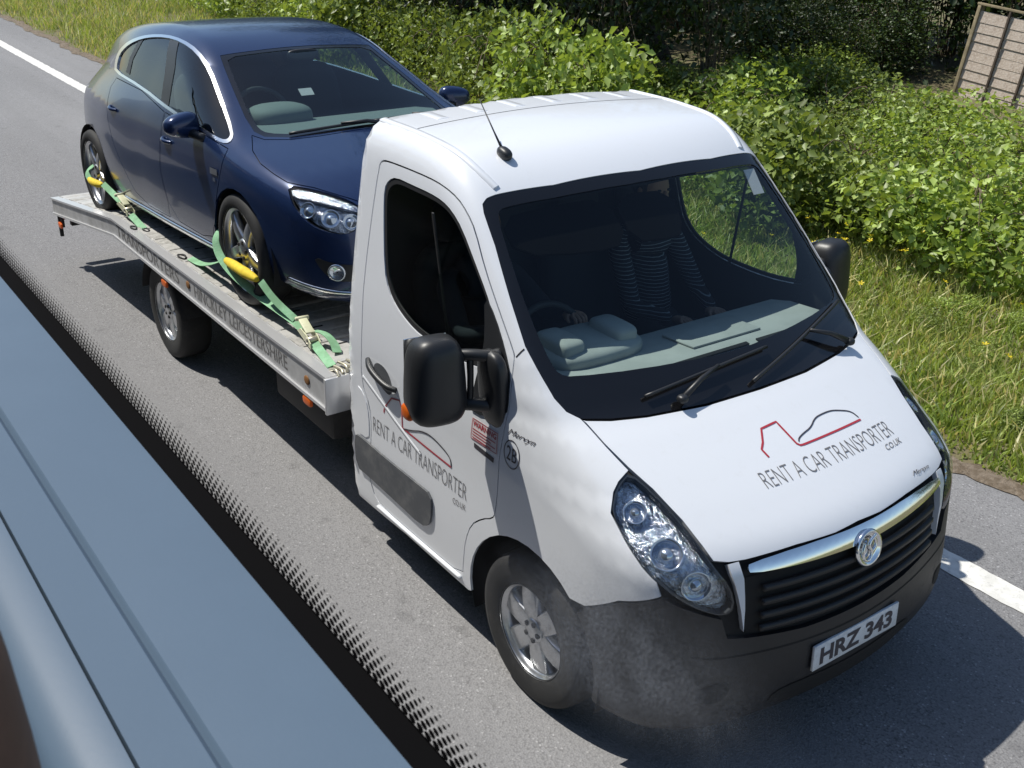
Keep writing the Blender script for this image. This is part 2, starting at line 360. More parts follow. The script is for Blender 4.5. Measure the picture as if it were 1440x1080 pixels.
def text2d(txt,sx=1.,bold=0.,shear=0.,spacing=1.):
    cu=bpy.data.curves.new('txt','FONT'); cu.body=txt; cu.size=1.; cu.offset=bold; cu.shear=shear; cu.space_character=spacing; cu.resolution_u=3
    o=bpy.data.objects.new('txt',cu); me=bpy.data.meshes.new_from_object(o); bm=bmesh.new(); bm.from_mesh(me); bmesh.ops.triangulate(bm,faces=bm.faces)
    V=np.array([v.co[:2] for v in bm.verts]); F=[tuple(v.index for v in f.verts) for f in bm.faces]; bm.free(); bpy.data.objects.remove(o); bpy.data.meshes.remove(me)
    lo,hi=V.min(0),V.max(0); return (V-lo)/(hi-lo),F      # normalised to the unit box
mir=lambda P:[(x,-y,z) for x,y,z in P]
def sym(half):
    """close a half outline (given on y<=0 from centre to centre) with its mirror image"""
    h=[p for p in half]; h[0]=(h[0][0],0.,h[0][2]); h[-1]=(h[-1][0],0.,h[-1][2]); return h+[(x,-y,z) for x,y,z in h[-2:0:-1]]

# ================================================================ the car transporter
truck=tag(empty('car_transporter'),'white pickup-cab car transporter with long aluminium beavertail deck, driving on the road','transporter')
CAB=Skin(cab,cab_c,n=16000)
WS=sym([(-.573,-.134,2.056),(-.596,-.458,2.05),(-.633,-.732,2.038),(-.635,-.773,2.028),(-.627,-.799,2.01),(-.599,-.811,1.981),(-.49,-.829,1.877),(-.33,-.865,1.709),(-.192,-.888,1.564),(-.08,-.882,1.466),(-.014,-.875,1.409),(.042,-.858,1.371),(.085,-.825,1.352),(.135,-.711,1.342),(.178,-.565,1.335),(.225,-.291,1.331),(.237,-.02,1.332)])
GL=sym([(-.523,-.125,2.016),(-.544,-.421,2.012),(-.581,-.704,1.999),(-.583,-.742,1.992),(-.564,-.769,1.969),(-.411,-.803,1.818),(-.25,-.828,1.656),(-.099,-.831,1.51),(-.062,-.817,1.478),(-.036,-.774,1.466),(.038,-.489,1.457),(.086,-.14,1.447),(.09,.0,1.446)])
DOOR=[(-1.379,-.983,.969),(-1.369,-.977,1.181),(-1.387,-.939,1.527),(-1.372,-.905,1.769),(-1.351,-.869,2.019),(-1.332,-.864,2.048),(-1.283,-.862,2.055),(-1.137,-.862,2.059),(-.945,-.861,2.058),(-.827,-.859,2.048),(-.728,-.853,2.02),(-.652,-.854,1.974),(-.587,-.86,1.921),(-.476,-.885,1.793),(-.353,-.903,1.667),(-.223,-.919,1.536),(-.21,-.924,1.514),(-.201,-.939,1.451),(-.189,-.955,1.352),(-.206,-.976,1.173),(-.222,-.98,1.082),(-.221,-.981,.987),(-.233,-.983,.815),(-.256,-.984,.775),(-.33,-.985,.735),(-.41,-.985,.665),(-.455,-.983,.558),(-.475,-.978,.443),(-.49,-.973,.345),(-.8,-.973,.335),(-1.251,-.972,.33),(-1.314,-.976,.381),(-1.35,-.983,.53),(-1.303,-.986,.634),(-1.288,-.986,.759),(-1.298,-.984,.864)]
WIN=[(-1.194,-.873,1.997),(-1.251,-.876,1.972),(-1.28,-.882,1.93),(-1.265,-.898,1.825),(-1.21,-.932,1.579),(-1.155,-.943,1.499),(-1.089,-.95,1.453),(-.975,-.955,1.411),(-.862,-.958,1.39),(-.584,-.958,1.385),(-.361,-.953,1.415),(-.274,-.946,1.455),(-.317,-.931,1.55),(-.394,-.915,1.656),(-.441,-.907,1.708),(-.529,-.897,1.791),(-.659,-.88,1.911),(-.74,-.876,1.961),(-.813,-.875,1.985),(-.915,-.873,1.993),(-1.054,-.873,1.994)]
SAIL=[(-.439,-.909,1.701),(-.395,-.934,1.554),(-.395,-.947,1.464),(-.436,-.97,1.261),(-.426,-.976,1.195),(-.20,-.964,1.27),(-.197,-.955,1.362),(-.21,-.941,1.449),(-.266,-.928,1.532),(-.359,-.914,1.637)]
MOULD=[(-1.449,-.985,.649),(-1.45,-.98,.461),(-1.33,-.98,.465),(-1.048,-.98,.455),(-.82,-.98,.444),(-.747,-.982,.483),(-.722,-.985,.566),(-.725,-.986,.66),(-.836,-.986,.661),(-1.167,-.986,.657),(-1.395,-.986,.664)]
FLAP=[(-1.424,-.983,.935),(-1.427,-.985,.738),(-1.432,-.985,.672),(-1.314,-.986,.677),(-1.305,-.986,.756),(-1.316,-.984,.857),(-1.363,-.984,.918)]
BONNET=sym([(.245,-.028,1.327),(.232,-.297,1.326),(.185,-.571,1.331),(.142,-.716,1.337),(.095,-.822,1.347),(.21,-.805,1.289),(.324,-.779,1.232),(.426,-.746,1.18),(.563,-.715,1.103),(.66,-.701,1.041),(.707,-.689,1.001),(.732,-.634,.989),(.751,-.564,.985),(.789,-.334,.986),(.811,-.137,.98),(.811,.042,.985)])
HEAD=[(.328,-.782,1.228),(.337,-.836,1.201),(.348,-.868,1.172),(.382,-.905,1.113),(.473,-.909,1.044),(.573,-.901,.972),(.626,-.881,.936),(.681,-.836,.883),(.738,-.76,.831),(.778,-.668,.791),(.789,-.628,.819),(.769,-.645,.911),(.706,-.695,1.),(.661,-.703,1.039),(.565,-.717,1.101),(.428,-.747,1.178)]
arch=lambda r,a0,a1,n=14,x0=0.,z0=.345,y=-.98:[(x0+r*math.cos(math.radians(a0+(a1-a0)*i/n)),y,z0+r*math.sin(math.radians(a0+(a1-a0)*i/n))) for i in range(n+1)]
REAR_R=[(-1.515,-.90,.30),(-1.527,-.965,.6),(-1.527,-.96,1.2),(-1.527,-.92,1.6),(-1.527,-.865,2.0),(-1.527,-.80,2.15),(-1.527,-.6,2.20)]
body_r=[(-.45,-.97,.29)]+arch(.43,187,52)+[(.35,-.975,.70),(.507,-.948,.813),(.646,-.873,.885)]+HEAD[6::-1]+[(.21,-.805,1.289),(.095,-.822,1.347)]+[p for p in WS[12:0:-1]]
body_loop=[(x,y,z) for x,y,z in (REAR_R[::-1]+[(-1.0,-.97,.29)]+body_r)]
body_loop=body_loop+[WS[0]]+[(x,-y,z) for x,y,z in body_loop[::-1]]
body=CAB.panel('cab_body',[body_loop,DOOR,mir(DOOR)],M['white'],truck,gap=.0015,smooth=[0,1,1])
DL=[(-1.515,-.90,.28),*REAR_R[1:]]
line_loop=(REAR_R[::-1]+[(-1.0,-.97,.31),(-.46,-.97,.31)]+arch(.45,185,-8)+[(.7,-.7,.3),(.82,-.3,.28)])
line_loop=line_loop+[(x,-y,z) for x,y,z in line_loop[::-1]]
CAB.panel('cab_lining',[line_loop,GL,WIN,mir(WIN),HEAD,mir(HEAD)],M['blackgap'],truck,off=-.024,flange=0,smooth=[0,0,1,1,1,1])
prism('rear_panel',[(-.93,.32),(-.95,.9),(-.94,1.3),(-.88,1.85),(-.80,2.12),(-.6,2.17),(.6,2.17),(.80,2.12),(.88,1.85),(.94,1.3),(.95,.9),(.93,.32)],'x',-1.525,-1.50,M['white'],truck)
prism('rear_lining',[(-.9,.42),(-.92,.9),(-.9,1.3),(-.84,1.85),(-.76,2.08),(.76,2.08),(.84,1.85),(.9,1.3),(.92,.9),(.9,.42)],'x',-1.49,-1.47,M['seat'],truck)
box('cowl_light_blocker',(.12,0,1.27),(.22,1.5,.02),M['blackgap'],truck); box('engine_light_blocker',(.38,0,.62),(.72,1.15,.55),M['chassis'],truck,bevel=.05); box('bulkhead_light_blocker',(.02,0,.85),(.03,1.7,.82),M['blackgap'],truck)  # unseen boxes added to stop sunlight leaking through onto the road ahead
box('cab_floor',(-.45,0,.40),(2.0,1.1,.06),M['blackgap'],truck); box('cab_floor',(-.98,0,.415),(1.0,1.86,.06),M['blackgap'],truck)
for s in (1,-1):
    mr=(s<0); f=(lambda P:P) if s>0 else mir      # s>0: the driver's side (y<0)
    V=[];F=[]; A=arch(.44,198,-18,24)
    for (x,y,z) in A: V+= [(x,-s*.955,z),(x,-s*.60,z)]
    for i in range(24): F.append((2*i,2*i+1,2*i+3,2*i+2))
    k=len(V); V+=[(x,-s*.60,z) for x,y,z in A]; F.append(tuple(range(k,k+25)))
    mesh_obj('wheel_arch_liner',V,F,M['blackgap'],truck,smooth=True)
    door=CAB.panel('door',[f(DOOR),f(WIN)],M['white'],truck,gap=.0045,smooth=1)
    CAB.panel('window_seal',[chaikin(f(WIN),1),[tuple(q) for q in (np.array(f(WIN))-np.array((-.78,-s*.92,1.70)))*np.array((.958,1,.935))+np.array((-.78,-s*.92,1.70))]],M['rubber'],door,off=-.004,flange=.01,smooth=[1,2],fine=1.6)
    CAB.panel('window_glass',[f(WIN)],M['glass_side'],door,off=-.008,flange=0,smooth=1)
    box('window_channel',(-.78,-s*.905,1.68),(.016,.008,.56),M['rubber'],door,bevel=.003,rot=Matrix.Rotation(s*.13,3,'X'))
    CAB.panel('mirror_sail',[f(SAIL)],M['black'],door,off=.006,flange=.02,smooth=1,fine=1.4)
    CAB.panel('side_moulding',[f(MOULD)],M['moulding'],door,off=.011,flange=.02,smooth=1,fine=1.3)
    # pull handle over a scooped cup
    CAB.panel('handle_cup',[f([(-1.255,-.98,1.10),(-1.21,-.98,1.135),(-1.12,-.98,1.125),(-1.07,-.98,1.06),(-1.09,-.98,1.0),(-1.17,-.98,1.015),(-1.23,-.98,1.05)])],M['moulding'],door,off=.0015,flange=0,smooth=2,fine=2.2)
    P=CAB.on(np.array(f([(-1.30,-.98,1.115),(-1.24,-.98,1.10),(-1.15,-.98,1.08),(-1.07,-.98,1.065),(-1.03,-.98,1.06)])))
    P[:,1]+=-s*np.array([.004,.03,.036,.03,.006]); tube('door_handle',P,[.013,.016,.016,.016,.012],M['black'],door,smooth_path=2)
    if s>0: CAB.panel('fuel_flap',[f(FLAP)],M['white'],truck,off=.003,flange=.012,smooth=1,fine=1.8)
    CAB.ribbon('wing_seam',f([(-.206,-.922,1.52),(-.19,-.895,1.555)]),.006,M['blackgap'],truck,off=.001)
    # headlamp
    hl=CAB.panel('headlight',[f(HEAD)],M['lens'],truck,gap=.003,flange=0,smooth=1,fine=1.4)
    CAB.panel('reflector',[f(HEAD)],M['reflector'],hl,off=-.045,flange=0,smooth=1,fine=1.8)
    CAB.panel('headlight_rim',[f(HEAD),[tuple(q) for q in (np.array(f(HEAD))-np.array((.56,-s*.79,1.0)))*.965+np.array((.56,-s*.79,1.0))]],M['lampdark'],hl,off=-.006,flange=.035,smooth=1,fine=1.8)
    for (q,r) in (((.43,-.83,1.13),.045),((.58,-.80,1.03),.062),((.70,-.75,.92),.058)):
        p=CAB.on(np.array([(q[0],s*q[1],q[2])]))[0]; n=grad(cab,p[None])[0]; p=p-n*.045
        V,F=lathe_mesh([(r,.018),(r*.92,.020),(r*.85,.002),(r*.5,-.012),(r*.42,.012),(r*.3,.022),(.0005,.026)],28)
        qn=Vector((0,1,0)).rotation_difference(Vector(n)); mesh_obj('lamp_bowl',[qn@Vector(v)+Vector(p) for v in V],F,M['bulb'],hl,smooth=True)
    CAB.panel('bumper_corner',[f([(.742,-.645,.985),(.752,-.60,.986),(.778,-.593,.93),(.806,-.593,.80),(.822,-.598,.705),(.808,-.613,.80),(.782,-.630,.90)])],M['white'],truck,off=.002,flange=.03,smooth=0,fine=1.6)
CAB.panel('bonnet',[BONNET],M['white'],truck,gap=.003,flange=.02)
ws=CAB.panel('windscreen',[WS],M['glass'],truck,off=-.006,gap=.003,flange=0,smooth=0)
CAB.panel('ceramic_band',[WS,GL],M['frit'],ws,off=-.003,gap=.0,flange=.012,smooth=[0,1])
wins=[(.30,-.965,.64),(.35,-.975,.694),(.507,-.948,.806),(.646,-.873,.880),(.738,-.76,.82),(.775,-.68,.785),(.80,-.66,.695),(.83,-.585,.675),(.868,-.3,.645),(.88,0,.64)]
low=[(.86,0,.25),(.83,-.3,.25),(.76,-.6,.25),(.6,-.85,.25),(.40,-.93,.24)]
bl=low+arch(.43,-12,44,5)+wins; bl=bl+[(x,-y,z) for x,y,z in bl[-2:0:-1]]
bump=CAB.panel('bumper',[bl],M['bumper'],truck,gap=.002,flange=.03)
CAB.panel('air_intake',[sym([(.88,0,.40),(.87,-.30,.40),(.845,-.42,.39),(.83,-.44,.33),(.85,-.3,.30),(.86,0,.30)])],M['blackgap'],bump,off=.003,flange=0,smooth=1)
GR=sym([(.852,0,.905),(.823,-.36,.918),(.781,-.572,.925),(.79,-.585,.85),(.815,-.588,.72),(.83,-.57,.682),(.868,-.3,.655),(.88,0,.65)])
CAB.ribbon('bumper_seam',[(.85,y,.595) for y in np.linspace(-.86,.86,50)],.008,M['blackgap'],bump,off=.001)
for s in (1,-1): CAB.panel('fog_lamp_blank',[[(.80,-s*.62,.52),(.76,-s*.74,.51),(.75,-s*.76,.43),(.80,-s*.64,.42)]],M['blackgap'],bump,off=.002,flange=0,smooth=2,fine=1.6)
grille=CAB.panel('grille',[GR],M['blackgap'],truck,off=-.02,flange=0)
for k,z in enumerate((.86,.80,.74,.685)):
    P=[(.9,y,z+.015*(1-abs(y)/.6)*0) for y in np.linspace(-.555,.555,24)]
    CAB.ribbon('slat',P,.026,M['bumper'],grille,height=.010)
CH=sym([(.818,0,.976),(.792,-.332,.982),(.758,-.566,.976),(.770,-.578,.962),(.777,-.572,.946),(.820,-.36,.932),(.846,0,.920)])
CAB.panel('chrome_bar',[CH],M['chrome'],grille,off=.016,flange=.035,smooth=1,fine=1.8)
# round badge: ring, dished disc, curling creature in relief
bp=Vector(CAB.on(np.array([(.86,0,.90)]))[0])+Vector((.022,0,0)); bq=Vector((0,1,0)).rotation_difference(Vector((.97,0,.22)))
V,F=lathe_mesh([(.056,-.02),(.070,-.018),(.076,-.004),(.072,.008),(.064,.008),(.058,-.002),(.03,.003),(.0005,.004)],40); badge=mesh_obj('badge',[bq@Vector(v)+bp for v in V],F,M['chrome'],grille,smooth=True)
wn_=Vector((.97,0,.22)).normalized(); up=Vector((-.22,0,.97))
def bpt(u,v,h=.012): return bp+Vector((0,1,0))*u+up*v+wn_*h
CREST=[[(-.045,-.03),(-.03,-.045),(-.005,-.038),(.004,-.01),(-.012,.01),(-.006,.03),(.016,.044)],[(.004,-.01),(.026,.002),(.03,.022),(.016,.044),(.03,.05)],[(-.045,-.03),(-.05,0),(-.035,.03)]]
V=[];F=[]
for c_ in CREST:
    v,f_=tube_mesh([bpt(*q) for q in chaikin(c_,2,False)],.007,6); F+=[tuple(i+len(V) for i in q) for q in f_]; V+=list(v)
mesh_obj('badge_crest',V,F,M['chrome'],grille,smooth=True)
# number plate
plate=box('number_plate',(.895,0,.492),(.012,.525,.114),M['plate'],truck,bevel=.003,rot=Matrix.Rotation(-.06,3,'Y'))
tv,tf=text2d('HRZ 343',bold=.035)
mesh_obj('plate_lettering',[(.9025-.06*(v-.5)*.079,-.225+u*.45,.492+(v-.5)*.079) for u,v in tv],tf,M['ink'],plate)
# lettering and line logos on bonnet and doors
def lerp4(q):   # four corners: base-left, base-right, top-left
    a,b,c=(np.array(v) for v in q[:3]); return a,b-a,c-a
tv,tf=text2d('RENT A CAR TRANSPORTER',bold=-.018)
logo=CAB.decal('bonnet_lettering',tv,tf,*lerp4([(.598,-.304,1.125),(.577,.497,1.122),(.535,-.304,1.162)]),M['inkthin'],truck)
tvu,tfu=text2d('CO.UK'); CAB.decal('bonnet_lettering',tvu,tfu,*lerp4([(.632,.387,1.099),(.618,.504,1.097),(.606,.39,1.113)]),M['inkthin'],truck)
CAB.ribbon('bonnet_logo',[(.5,-.203,1.186),(.464,-.209,1.206),(.443,-.181,1.219),(.393,-.141,1.247),(.388,-.05,1.251),(.493,-.035,1.194),(.503,-.024,1.188),(.505,-.005,1.187),(.487,.375,1.185)],.009,M['red'],truck,off=.002)
CAB.ribbon('bonnet_logo',[(.489,-.018,1.196),(.477,-.005,1.203),(.466,.036,1.209),(.455,.091,1.214),(.426,.145,1.229),(.419,.197,1.231),(.417,.253,1.23),(.425,.295,1.224),(.443,.359,1.21),(.476,.373,1.191)],.006,M['ink'],truck,off=.002,smooth=2)
tm,tfm=text2d('Mervyn',shear=.3); CAB.decal('bonnet_signature',tm,tfm,*lerp4([(.749,.427,1.014),(.734,.553,1.006),(.726,.44,1.03)]),M['ink'],truck)
for s in (1,-1):
    # the driver's side reads from the rear of the door forwards, the other side from its front backwards
    dm=(lambda P:P) if s>0 else (lambda P:[(-1.715-x,-y,z) for x,y,z in P])
    CAB.decal('door_lettering',tv,tf,*lerp4(dm([(-1.267,-.986,.749),(-.449,-.985,.765),(-1.264,-.985,.828)])),M['inkthin'],truck)
    CAB.decal('door_lettering',tvu,tfu,*lerp4(dm([(-.554,-.986,.703),(-.453,-.985,.713),(-.554,-.986,.732)])),M['inkthin'],truck)
    CAB.ribbon('door_logo',dm([(-1.158,-.984,.892),(-1.151,-.984,.922),(-1.082,-.984,.999),(-1.01,-.983,1.017),(-.991,-.984,.992),(-.986,-.985,.891),(-.973,-.985,.886)]),.008,M['red'],truck,off=.002)
    CAB.ribbon('door_logo',dm([(-.973,-.985,.886),(-.774,-.985,.88),(-.569,-.984,.875)]),.009,M['red'],truck,off=.002)
    CAB.ribbon('door_logo',dm([(-.973,-.985,.886),(-.897,-.984,.909),(-.816,-.984,.944),(-.732,-.984,.957),(-.627,-.984,.937),(-.575,-.984,.915),(-.569,-.984,.875)]),.007,M['ink'],truck,off=.0024,smooth=2)
st=CAB.panel('warning_sticker',[[(-.42,-.976,1.184),(-.235,-.974,1.187),(-.235,-.979,1.09),(-.427,-.981,1.085)]],M['stickw'],truck,off=.0015,flange=0,fine=2)
tw,tfw=text2d('WARNING',bold=.02); CAB.decal('sticker_lettering',tw,tfw,(-.412,-.978,1.150),(.165,0,.002),(.001,0,.026),M['red'],st,off=.003)
for k in range(4): CAB.ribbon('sticker_line',[(-.412,-.98,1.136-.013*k),(-.25-.03*(k%2),-.98,1.137-.013*k)],.004,M['red'],st,off=.003)
CAB.ribbon('sticker_border',[(-.416,-.976,1.181),(-.239,-.974,1.184),(-.239,-.979,1.093),(-.423,-.981,1.088)],.003,M['red'],st,off=.003,closed=True)
CAB.panel('black_sticker',[[(-.40,-.981,1.074),(-.255,-.981,1.065),(-.259,-.981,1.042),(-.399,-.982,1.052)]],M['ink'],truck,off=.0015,flange=0,fine=2)
cc=[(-.14+.05*math.cos(a),-.977,1.135+.06*math.sin(a)) for a in np.linspace(0,2*math.pi,40)[:-1]]
CAB.ribbon('round_mark',cc,.005,M['ink'],truck,off=.002,closed=True)
t2,tf2=text2d('2B'); CAB.decal('round_mark_lettering',t2,tf2,(-.173,-.977,1.105),(.066,0,0),(0,0,.062),M['ink'],truck)
CAB.decal('wing_signature',tm,tfm,(-.18,-.972,1.205),(.165,0,.012),(.012,0,.035),M['ink'],truck)
# roof: gutters, seam, ribs, aerial
for s in (1,-1):
    CAB.ribbon('roof_gutter',[(x,y*s,z) for x,y,z in [(-1.50,-.752,2.18),(-1.094,-.757,2.185),(-.847,-.750,2.153),(-.72,-.735,2.10),(-.655,-.715,2.06)]],.035,M['white'],truck,smooth=2,height=.006)
CAB.ribbon('roof_seam',[(-1.24,y,2.2) for y in np.linspace(-.74,.74,30)],.006,M['moulding'],truck,off=.001)
for y in (-.55,-.33,-.11,.11,.33,.55): CAB.ribbon('roof_rib',[(-1.46,y,2.2),(-1.30,y,2.2)],.07,M['white'],truck,height=.002)
ap=CAB.on(np.array([(-.775,-.585,2.14)]))[0]
aer=rounded('aerial',ap+np.array((0,0,.014)),(.085,.05,.05),M['black'],truck,p=2.4,rot=Matrix.Rotation(.25,3,'Y'))
tube('aerial_whip',[ap+np.array(v) for v in ((-.02,0,.03),(-.08,0,.09),(-.20,.005,.205))],[.006,.0035,.002],M['black'],aer,n=6)
# wipers
def wiper(a,b,piv,):
    P=CAB.on(np.linspace(a,b,14),.016); w=tube('wiper',P,.008,M['black'],truck,n=6)
    m=CAB.on((np.array(a)*.45+np.array(b)*.55)[None],.035)[0]; q=CAB.on(np.array(piv)[None],.03)[0]
    tube('wiper_arm',[q,q*.5+m*.5+np.array((.0,0,.012)),m],[.014,.011,.008],M['black'],w,n=8); rounded('wiper_pivot',q,(.045,.045,.035),M['black'],w,p=2.5)
wiper((.123,-.538,1.377),(.114,.152,1.426),(.185,-.40,1.345)); wiper((.21,-.02,1.345),(-.032,.788,1.458),(.16,.66,1.34))
# door mirrors: tall housing on two arms, amber repeater
for s in (1,-1):
    y0=-s*1.175
    wm=rounded('wing_mirror',(-.40,y0,1.415),(.17,.235,.365),M['black'],truck,p=3.6,n=36,rot=Matrix.Rotation(-s*.16,3,'Z')@Matrix.Rotation(-.06,3,'Y'),taper=lambda q:Vector((q.x+.02*(1-(q.y/.12)**2),q.y*(1+.10*q.z/.18*-1),q.z)))
    box('mirror_glass',(-.487,y0+s*.01,1.415),(.006,.18,.30),M['chrome'],wm,bevel=.002,rot=Matrix.Rotation(-s*.16,3,'Z'))
    for z,r in ((1.50,.028),(1.285,.032)):
        tube('mirror_arm',[(-.385,y0+s*.09,z),(-.34,-s*1.045,z+.012),(-.30,-s*.985,z+.004),(-.29,-s*.945,z)],[r*.95,r*.85,r*.95,r*1.2],M['black'],wm,n=10,smooth_path=1)
    tube('mirror_strut',[(-.345,-s*1.045,1.50),(-.345,-s*1.04,1.39),(-.345,-s*1.045,1.285)],[.016,.013,.016],M['black'],wm,n=8,smooth_path=1)
    rounded('mirror_base',(-.29,-s*.965,1.36),(.17,.075,.34),M['black'],wm,p=3.2,n=24,rot=Matrix.Rotation(s*.09,3,'X'))
    rounded('indicator',(-.43,y0-s*.105,1.285),(.08,.035,.07),M['amber'],wm,p=2.6)
# pressed crease on the doors, bright sill lip, made-up visors added to darken the upper windscreen
for s in (1,-1):
    CAB.ribbon('door_crease',[(x,y*s,z) for x,y,z in ((-1.36,-.983,1.003),(-1.225,-.984,.955),(-1.071,-.984,.899),(-.929,-.985,.85),(-.822,-.986,.818))],.022,M['white'],truck,smooth=2,height=.0022)
    CAB.ribbon('sill_lip',[(x,y*s,z) for x,y,z in ((-1.26,-.972,.318),(-.8,-.973,.326),(-.50,-.973,.332))],.016,M['white'],truck,height=.014)
for L_ in ([(-.572,-.735,1.985),(-.44,-.735,1.865),(-.36,-.42,1.855),(-.35,-.20,1.85),(-.52,-.20,2.0),(-.55,-.5,1.997)],[(-.52,-.17,2.0),(-.35,-.17,1.85),(-.335,0.,1.846),(-.34,.12,1.85),(-.505,.17,1.99)]):
    CAB.panel('added_dark_visor',[L_],M['matte'],truck,off=-.06,flange=.018,smooth=1,fine=1.3)
# wheels
def wheel(parent,loc,R,w,rimr,out,spokes=5,style='alloy',name='wheel'):
    """out: -1 = outer face towards -y"""
    e=empty(name,loc,parent=parent); h=w/2
    prof=[(rimr*.97,-h*.86),(rimr*1.03,-h*.95),(R*.86,-h*1.0),(R*.955,-h*.90),(R*.99,-h*.70),(R,-h*.35),(R,h*.35),(R*.99,h*.70),(R*.955,h*.90),(R*.86,h),(rimr*1.03,h*.95),(rimr*.97,h*.86)]
    V,F=lathe_mesh(prof,56); mesh_obj('tyre',V,F,M['tyre'],e,smooth=True)
    o=out
    V,F=lathe_mesh([(rimr*.99,o*h*.92),(rimr*1.0,o*h*.80),(rimr*.93,o*h*.78),(rimr*.90,o*h*.5),(rimr*.88,-o*h*.6),(rimr*.99,-o*h*.8)],56); mesh_obj('rim',V,F,M['alloy'],e,smooth=True)
    V,F=lathe_mesh([(rimr*.9,o*h*.05),(rimr*.5,o*h*.0),(.001,o*h*.0)],40); mesh_obj('brake_disc',V,F,M['chassis'],e,smooth=True)
    for k in range(spokes):
        a=2*math.pi*(k+.25)/spokes; bm=bmesh.new()
        r0,r1,w0,w1=rimr*.12,rimr*.95,rimr*(.20 if style=='alloy' else .24),rimr*(.13 if style=='alloy' else .30); sec=[]
        for t in np.linspace(0,1,5):
            r=r0+(r1-r0)*t; ww=w0+(w1-w0)*t; y1=o*h*(.66+.10*math.sin(math.pi*t)); y2=o*h*.35
            sec.append([bm.verts.new((r,y,q)) for q,y in ((-ww,y2),(-ww*.8,y1),(ww*.8,y1),(ww,y2))])
        for A,B in zip(sec[:-1],sec[1:]):
            for i in range(4): bm.faces.new((A[i],A[(i+1)%4],B[(i+1)%4],B[i]))
        bm.faces.new(sec[0]); bm.faces.new(sec[-1][::-1])
        bmesh.ops.rotate(bm,cent=(0,0,0),matrix=Matrix.Rotation(a,3,'Y'),verts=bm.verts); bm_obj('spoke',bm,M['alloy'],e,bevel=.006)
    V,F=lathe_mesh([(rimr*.27,o*h*.5),(rimr*.27,o*h*.68),(rimr*.22,o*h*.78),(rimr*.12,o*h*.82),(.001,o*h*.83)],32); mesh_obj('hub_cap',V,F,M['alloy'],e,smooth=True)
    for k in range(5):
        a=2*math.pi*k/5; V,F=lathe_mesh([(.012,o*h*.6),(.012,o*h*.84),(.001,o*h*.86)],8); mesh_obj('wheel_nut',[(v[0]+rimr*.19*math.cos(a),v[1],v[2]+rimr*.19*math.sin(a)) for v in V],F,M['chassis'],e)
    return e
for s in (-1,1):
    wheel(truck,(0,s*.862,.345),.345,.225,.215,s,6,'steel'); wheel(truck,(-4.32,s*.862,.345),.345,.225,.215,s,6,'steel')
# cab interior
dash=prism('dashboard',[(.03,1.30),(.02,1.378),(-.05,1.392),(-.30,1.375),(-.42,1.345),(-.47,1.25),(-.44,.95),(-.30,.80),(-.02,.80)],'y',-.80,.80,M['dash'],truck,bevel=.02,seg=3)
bn=rounded('instrument_hood',(-.37,-.43,1.395),(.34,.50,.10),M['dash'],dash,p=3.2,n=32)
for y in (-.58,-.29): rounded('hood_pod',(-.36,y,1.435),(.22,.13,.10),M['dash'],dash,p=4.5,n=28)
for a,b in ((-.40,.20),(.26,.76)): box('demister_vent',(-.02,(a+b)/2,1.392),(.022,b-a,.006),M['blackgap'],dash,bevel=.001,rot=Matrix.Rotation(.12,3,'Y'))
box('document_tray_lid',(-.20,.16,1.389),(.20,.42,.010),M['dash'],dash,bevel=.004,rot=Matrix.Rotation(-.06,3,'Y'))
box('centre_console',(-.42,.05,1.05),(.16,.36,.40),M['dashdark'],dash,bevel=.03)
sw=empty('steering_wheel',(-.60,-.42,1.30),(0,math.radians(-28),0),truck)
V,F=tube_mesh([(.0,.20*math.cos(a),.20*math.sin(a)) for a in np.linspace(0,2*math.pi,41)],.016,8,cap=False); mesh_obj('wheel_ring',V,F,M['dashdark'],sw,smooth=True)
for a in (0,180,270): tube('wheel_spoke',[(.02,.04*math.cos(math.radians(a)),.04*math.sin(math.radians(a))),(0,.195*math.cos(math.radians(a)),.195*math.sin(math.radians(a)))],[.028,.018],M['dashdark'],sw,n=8)
rounded('horn_pad',(.015,0,0),(.06,.17,.15),M['dashdark'],sw,p=3)
for y,w in ((-.44,.52),(.30,.50),(.72,.36)):
    seat=empty('seat',(0,0,0),parent=truck)
    rounded('cushion',(-1.02,y,.86),(.56,w,.20),M['seat'],seat,p=4); rounded('backrest',(-1.30,y,1.25),(.16,w,.72),M['seat'],seat,p=4,rot=Matrix.Rotation(-.18,3,'Y'))
    rounded('headrest',(-1.37,y,1.70),(.10,.27,.20),M['seat'],seat,p=3.5,rot=Matrix.Rotation(-.15,3,'Y')); box('seat_base',(-1.05,y,.62),(.5,w*.8,.34),M['blackgap'],seat,bevel=.02)
box('screen_sticker',(-.535,.70,1.925),(.003,.07,.13),M['stickw'],ws,bevel=0,rot=Matrix.Rotation(-.70,3,'Y'))
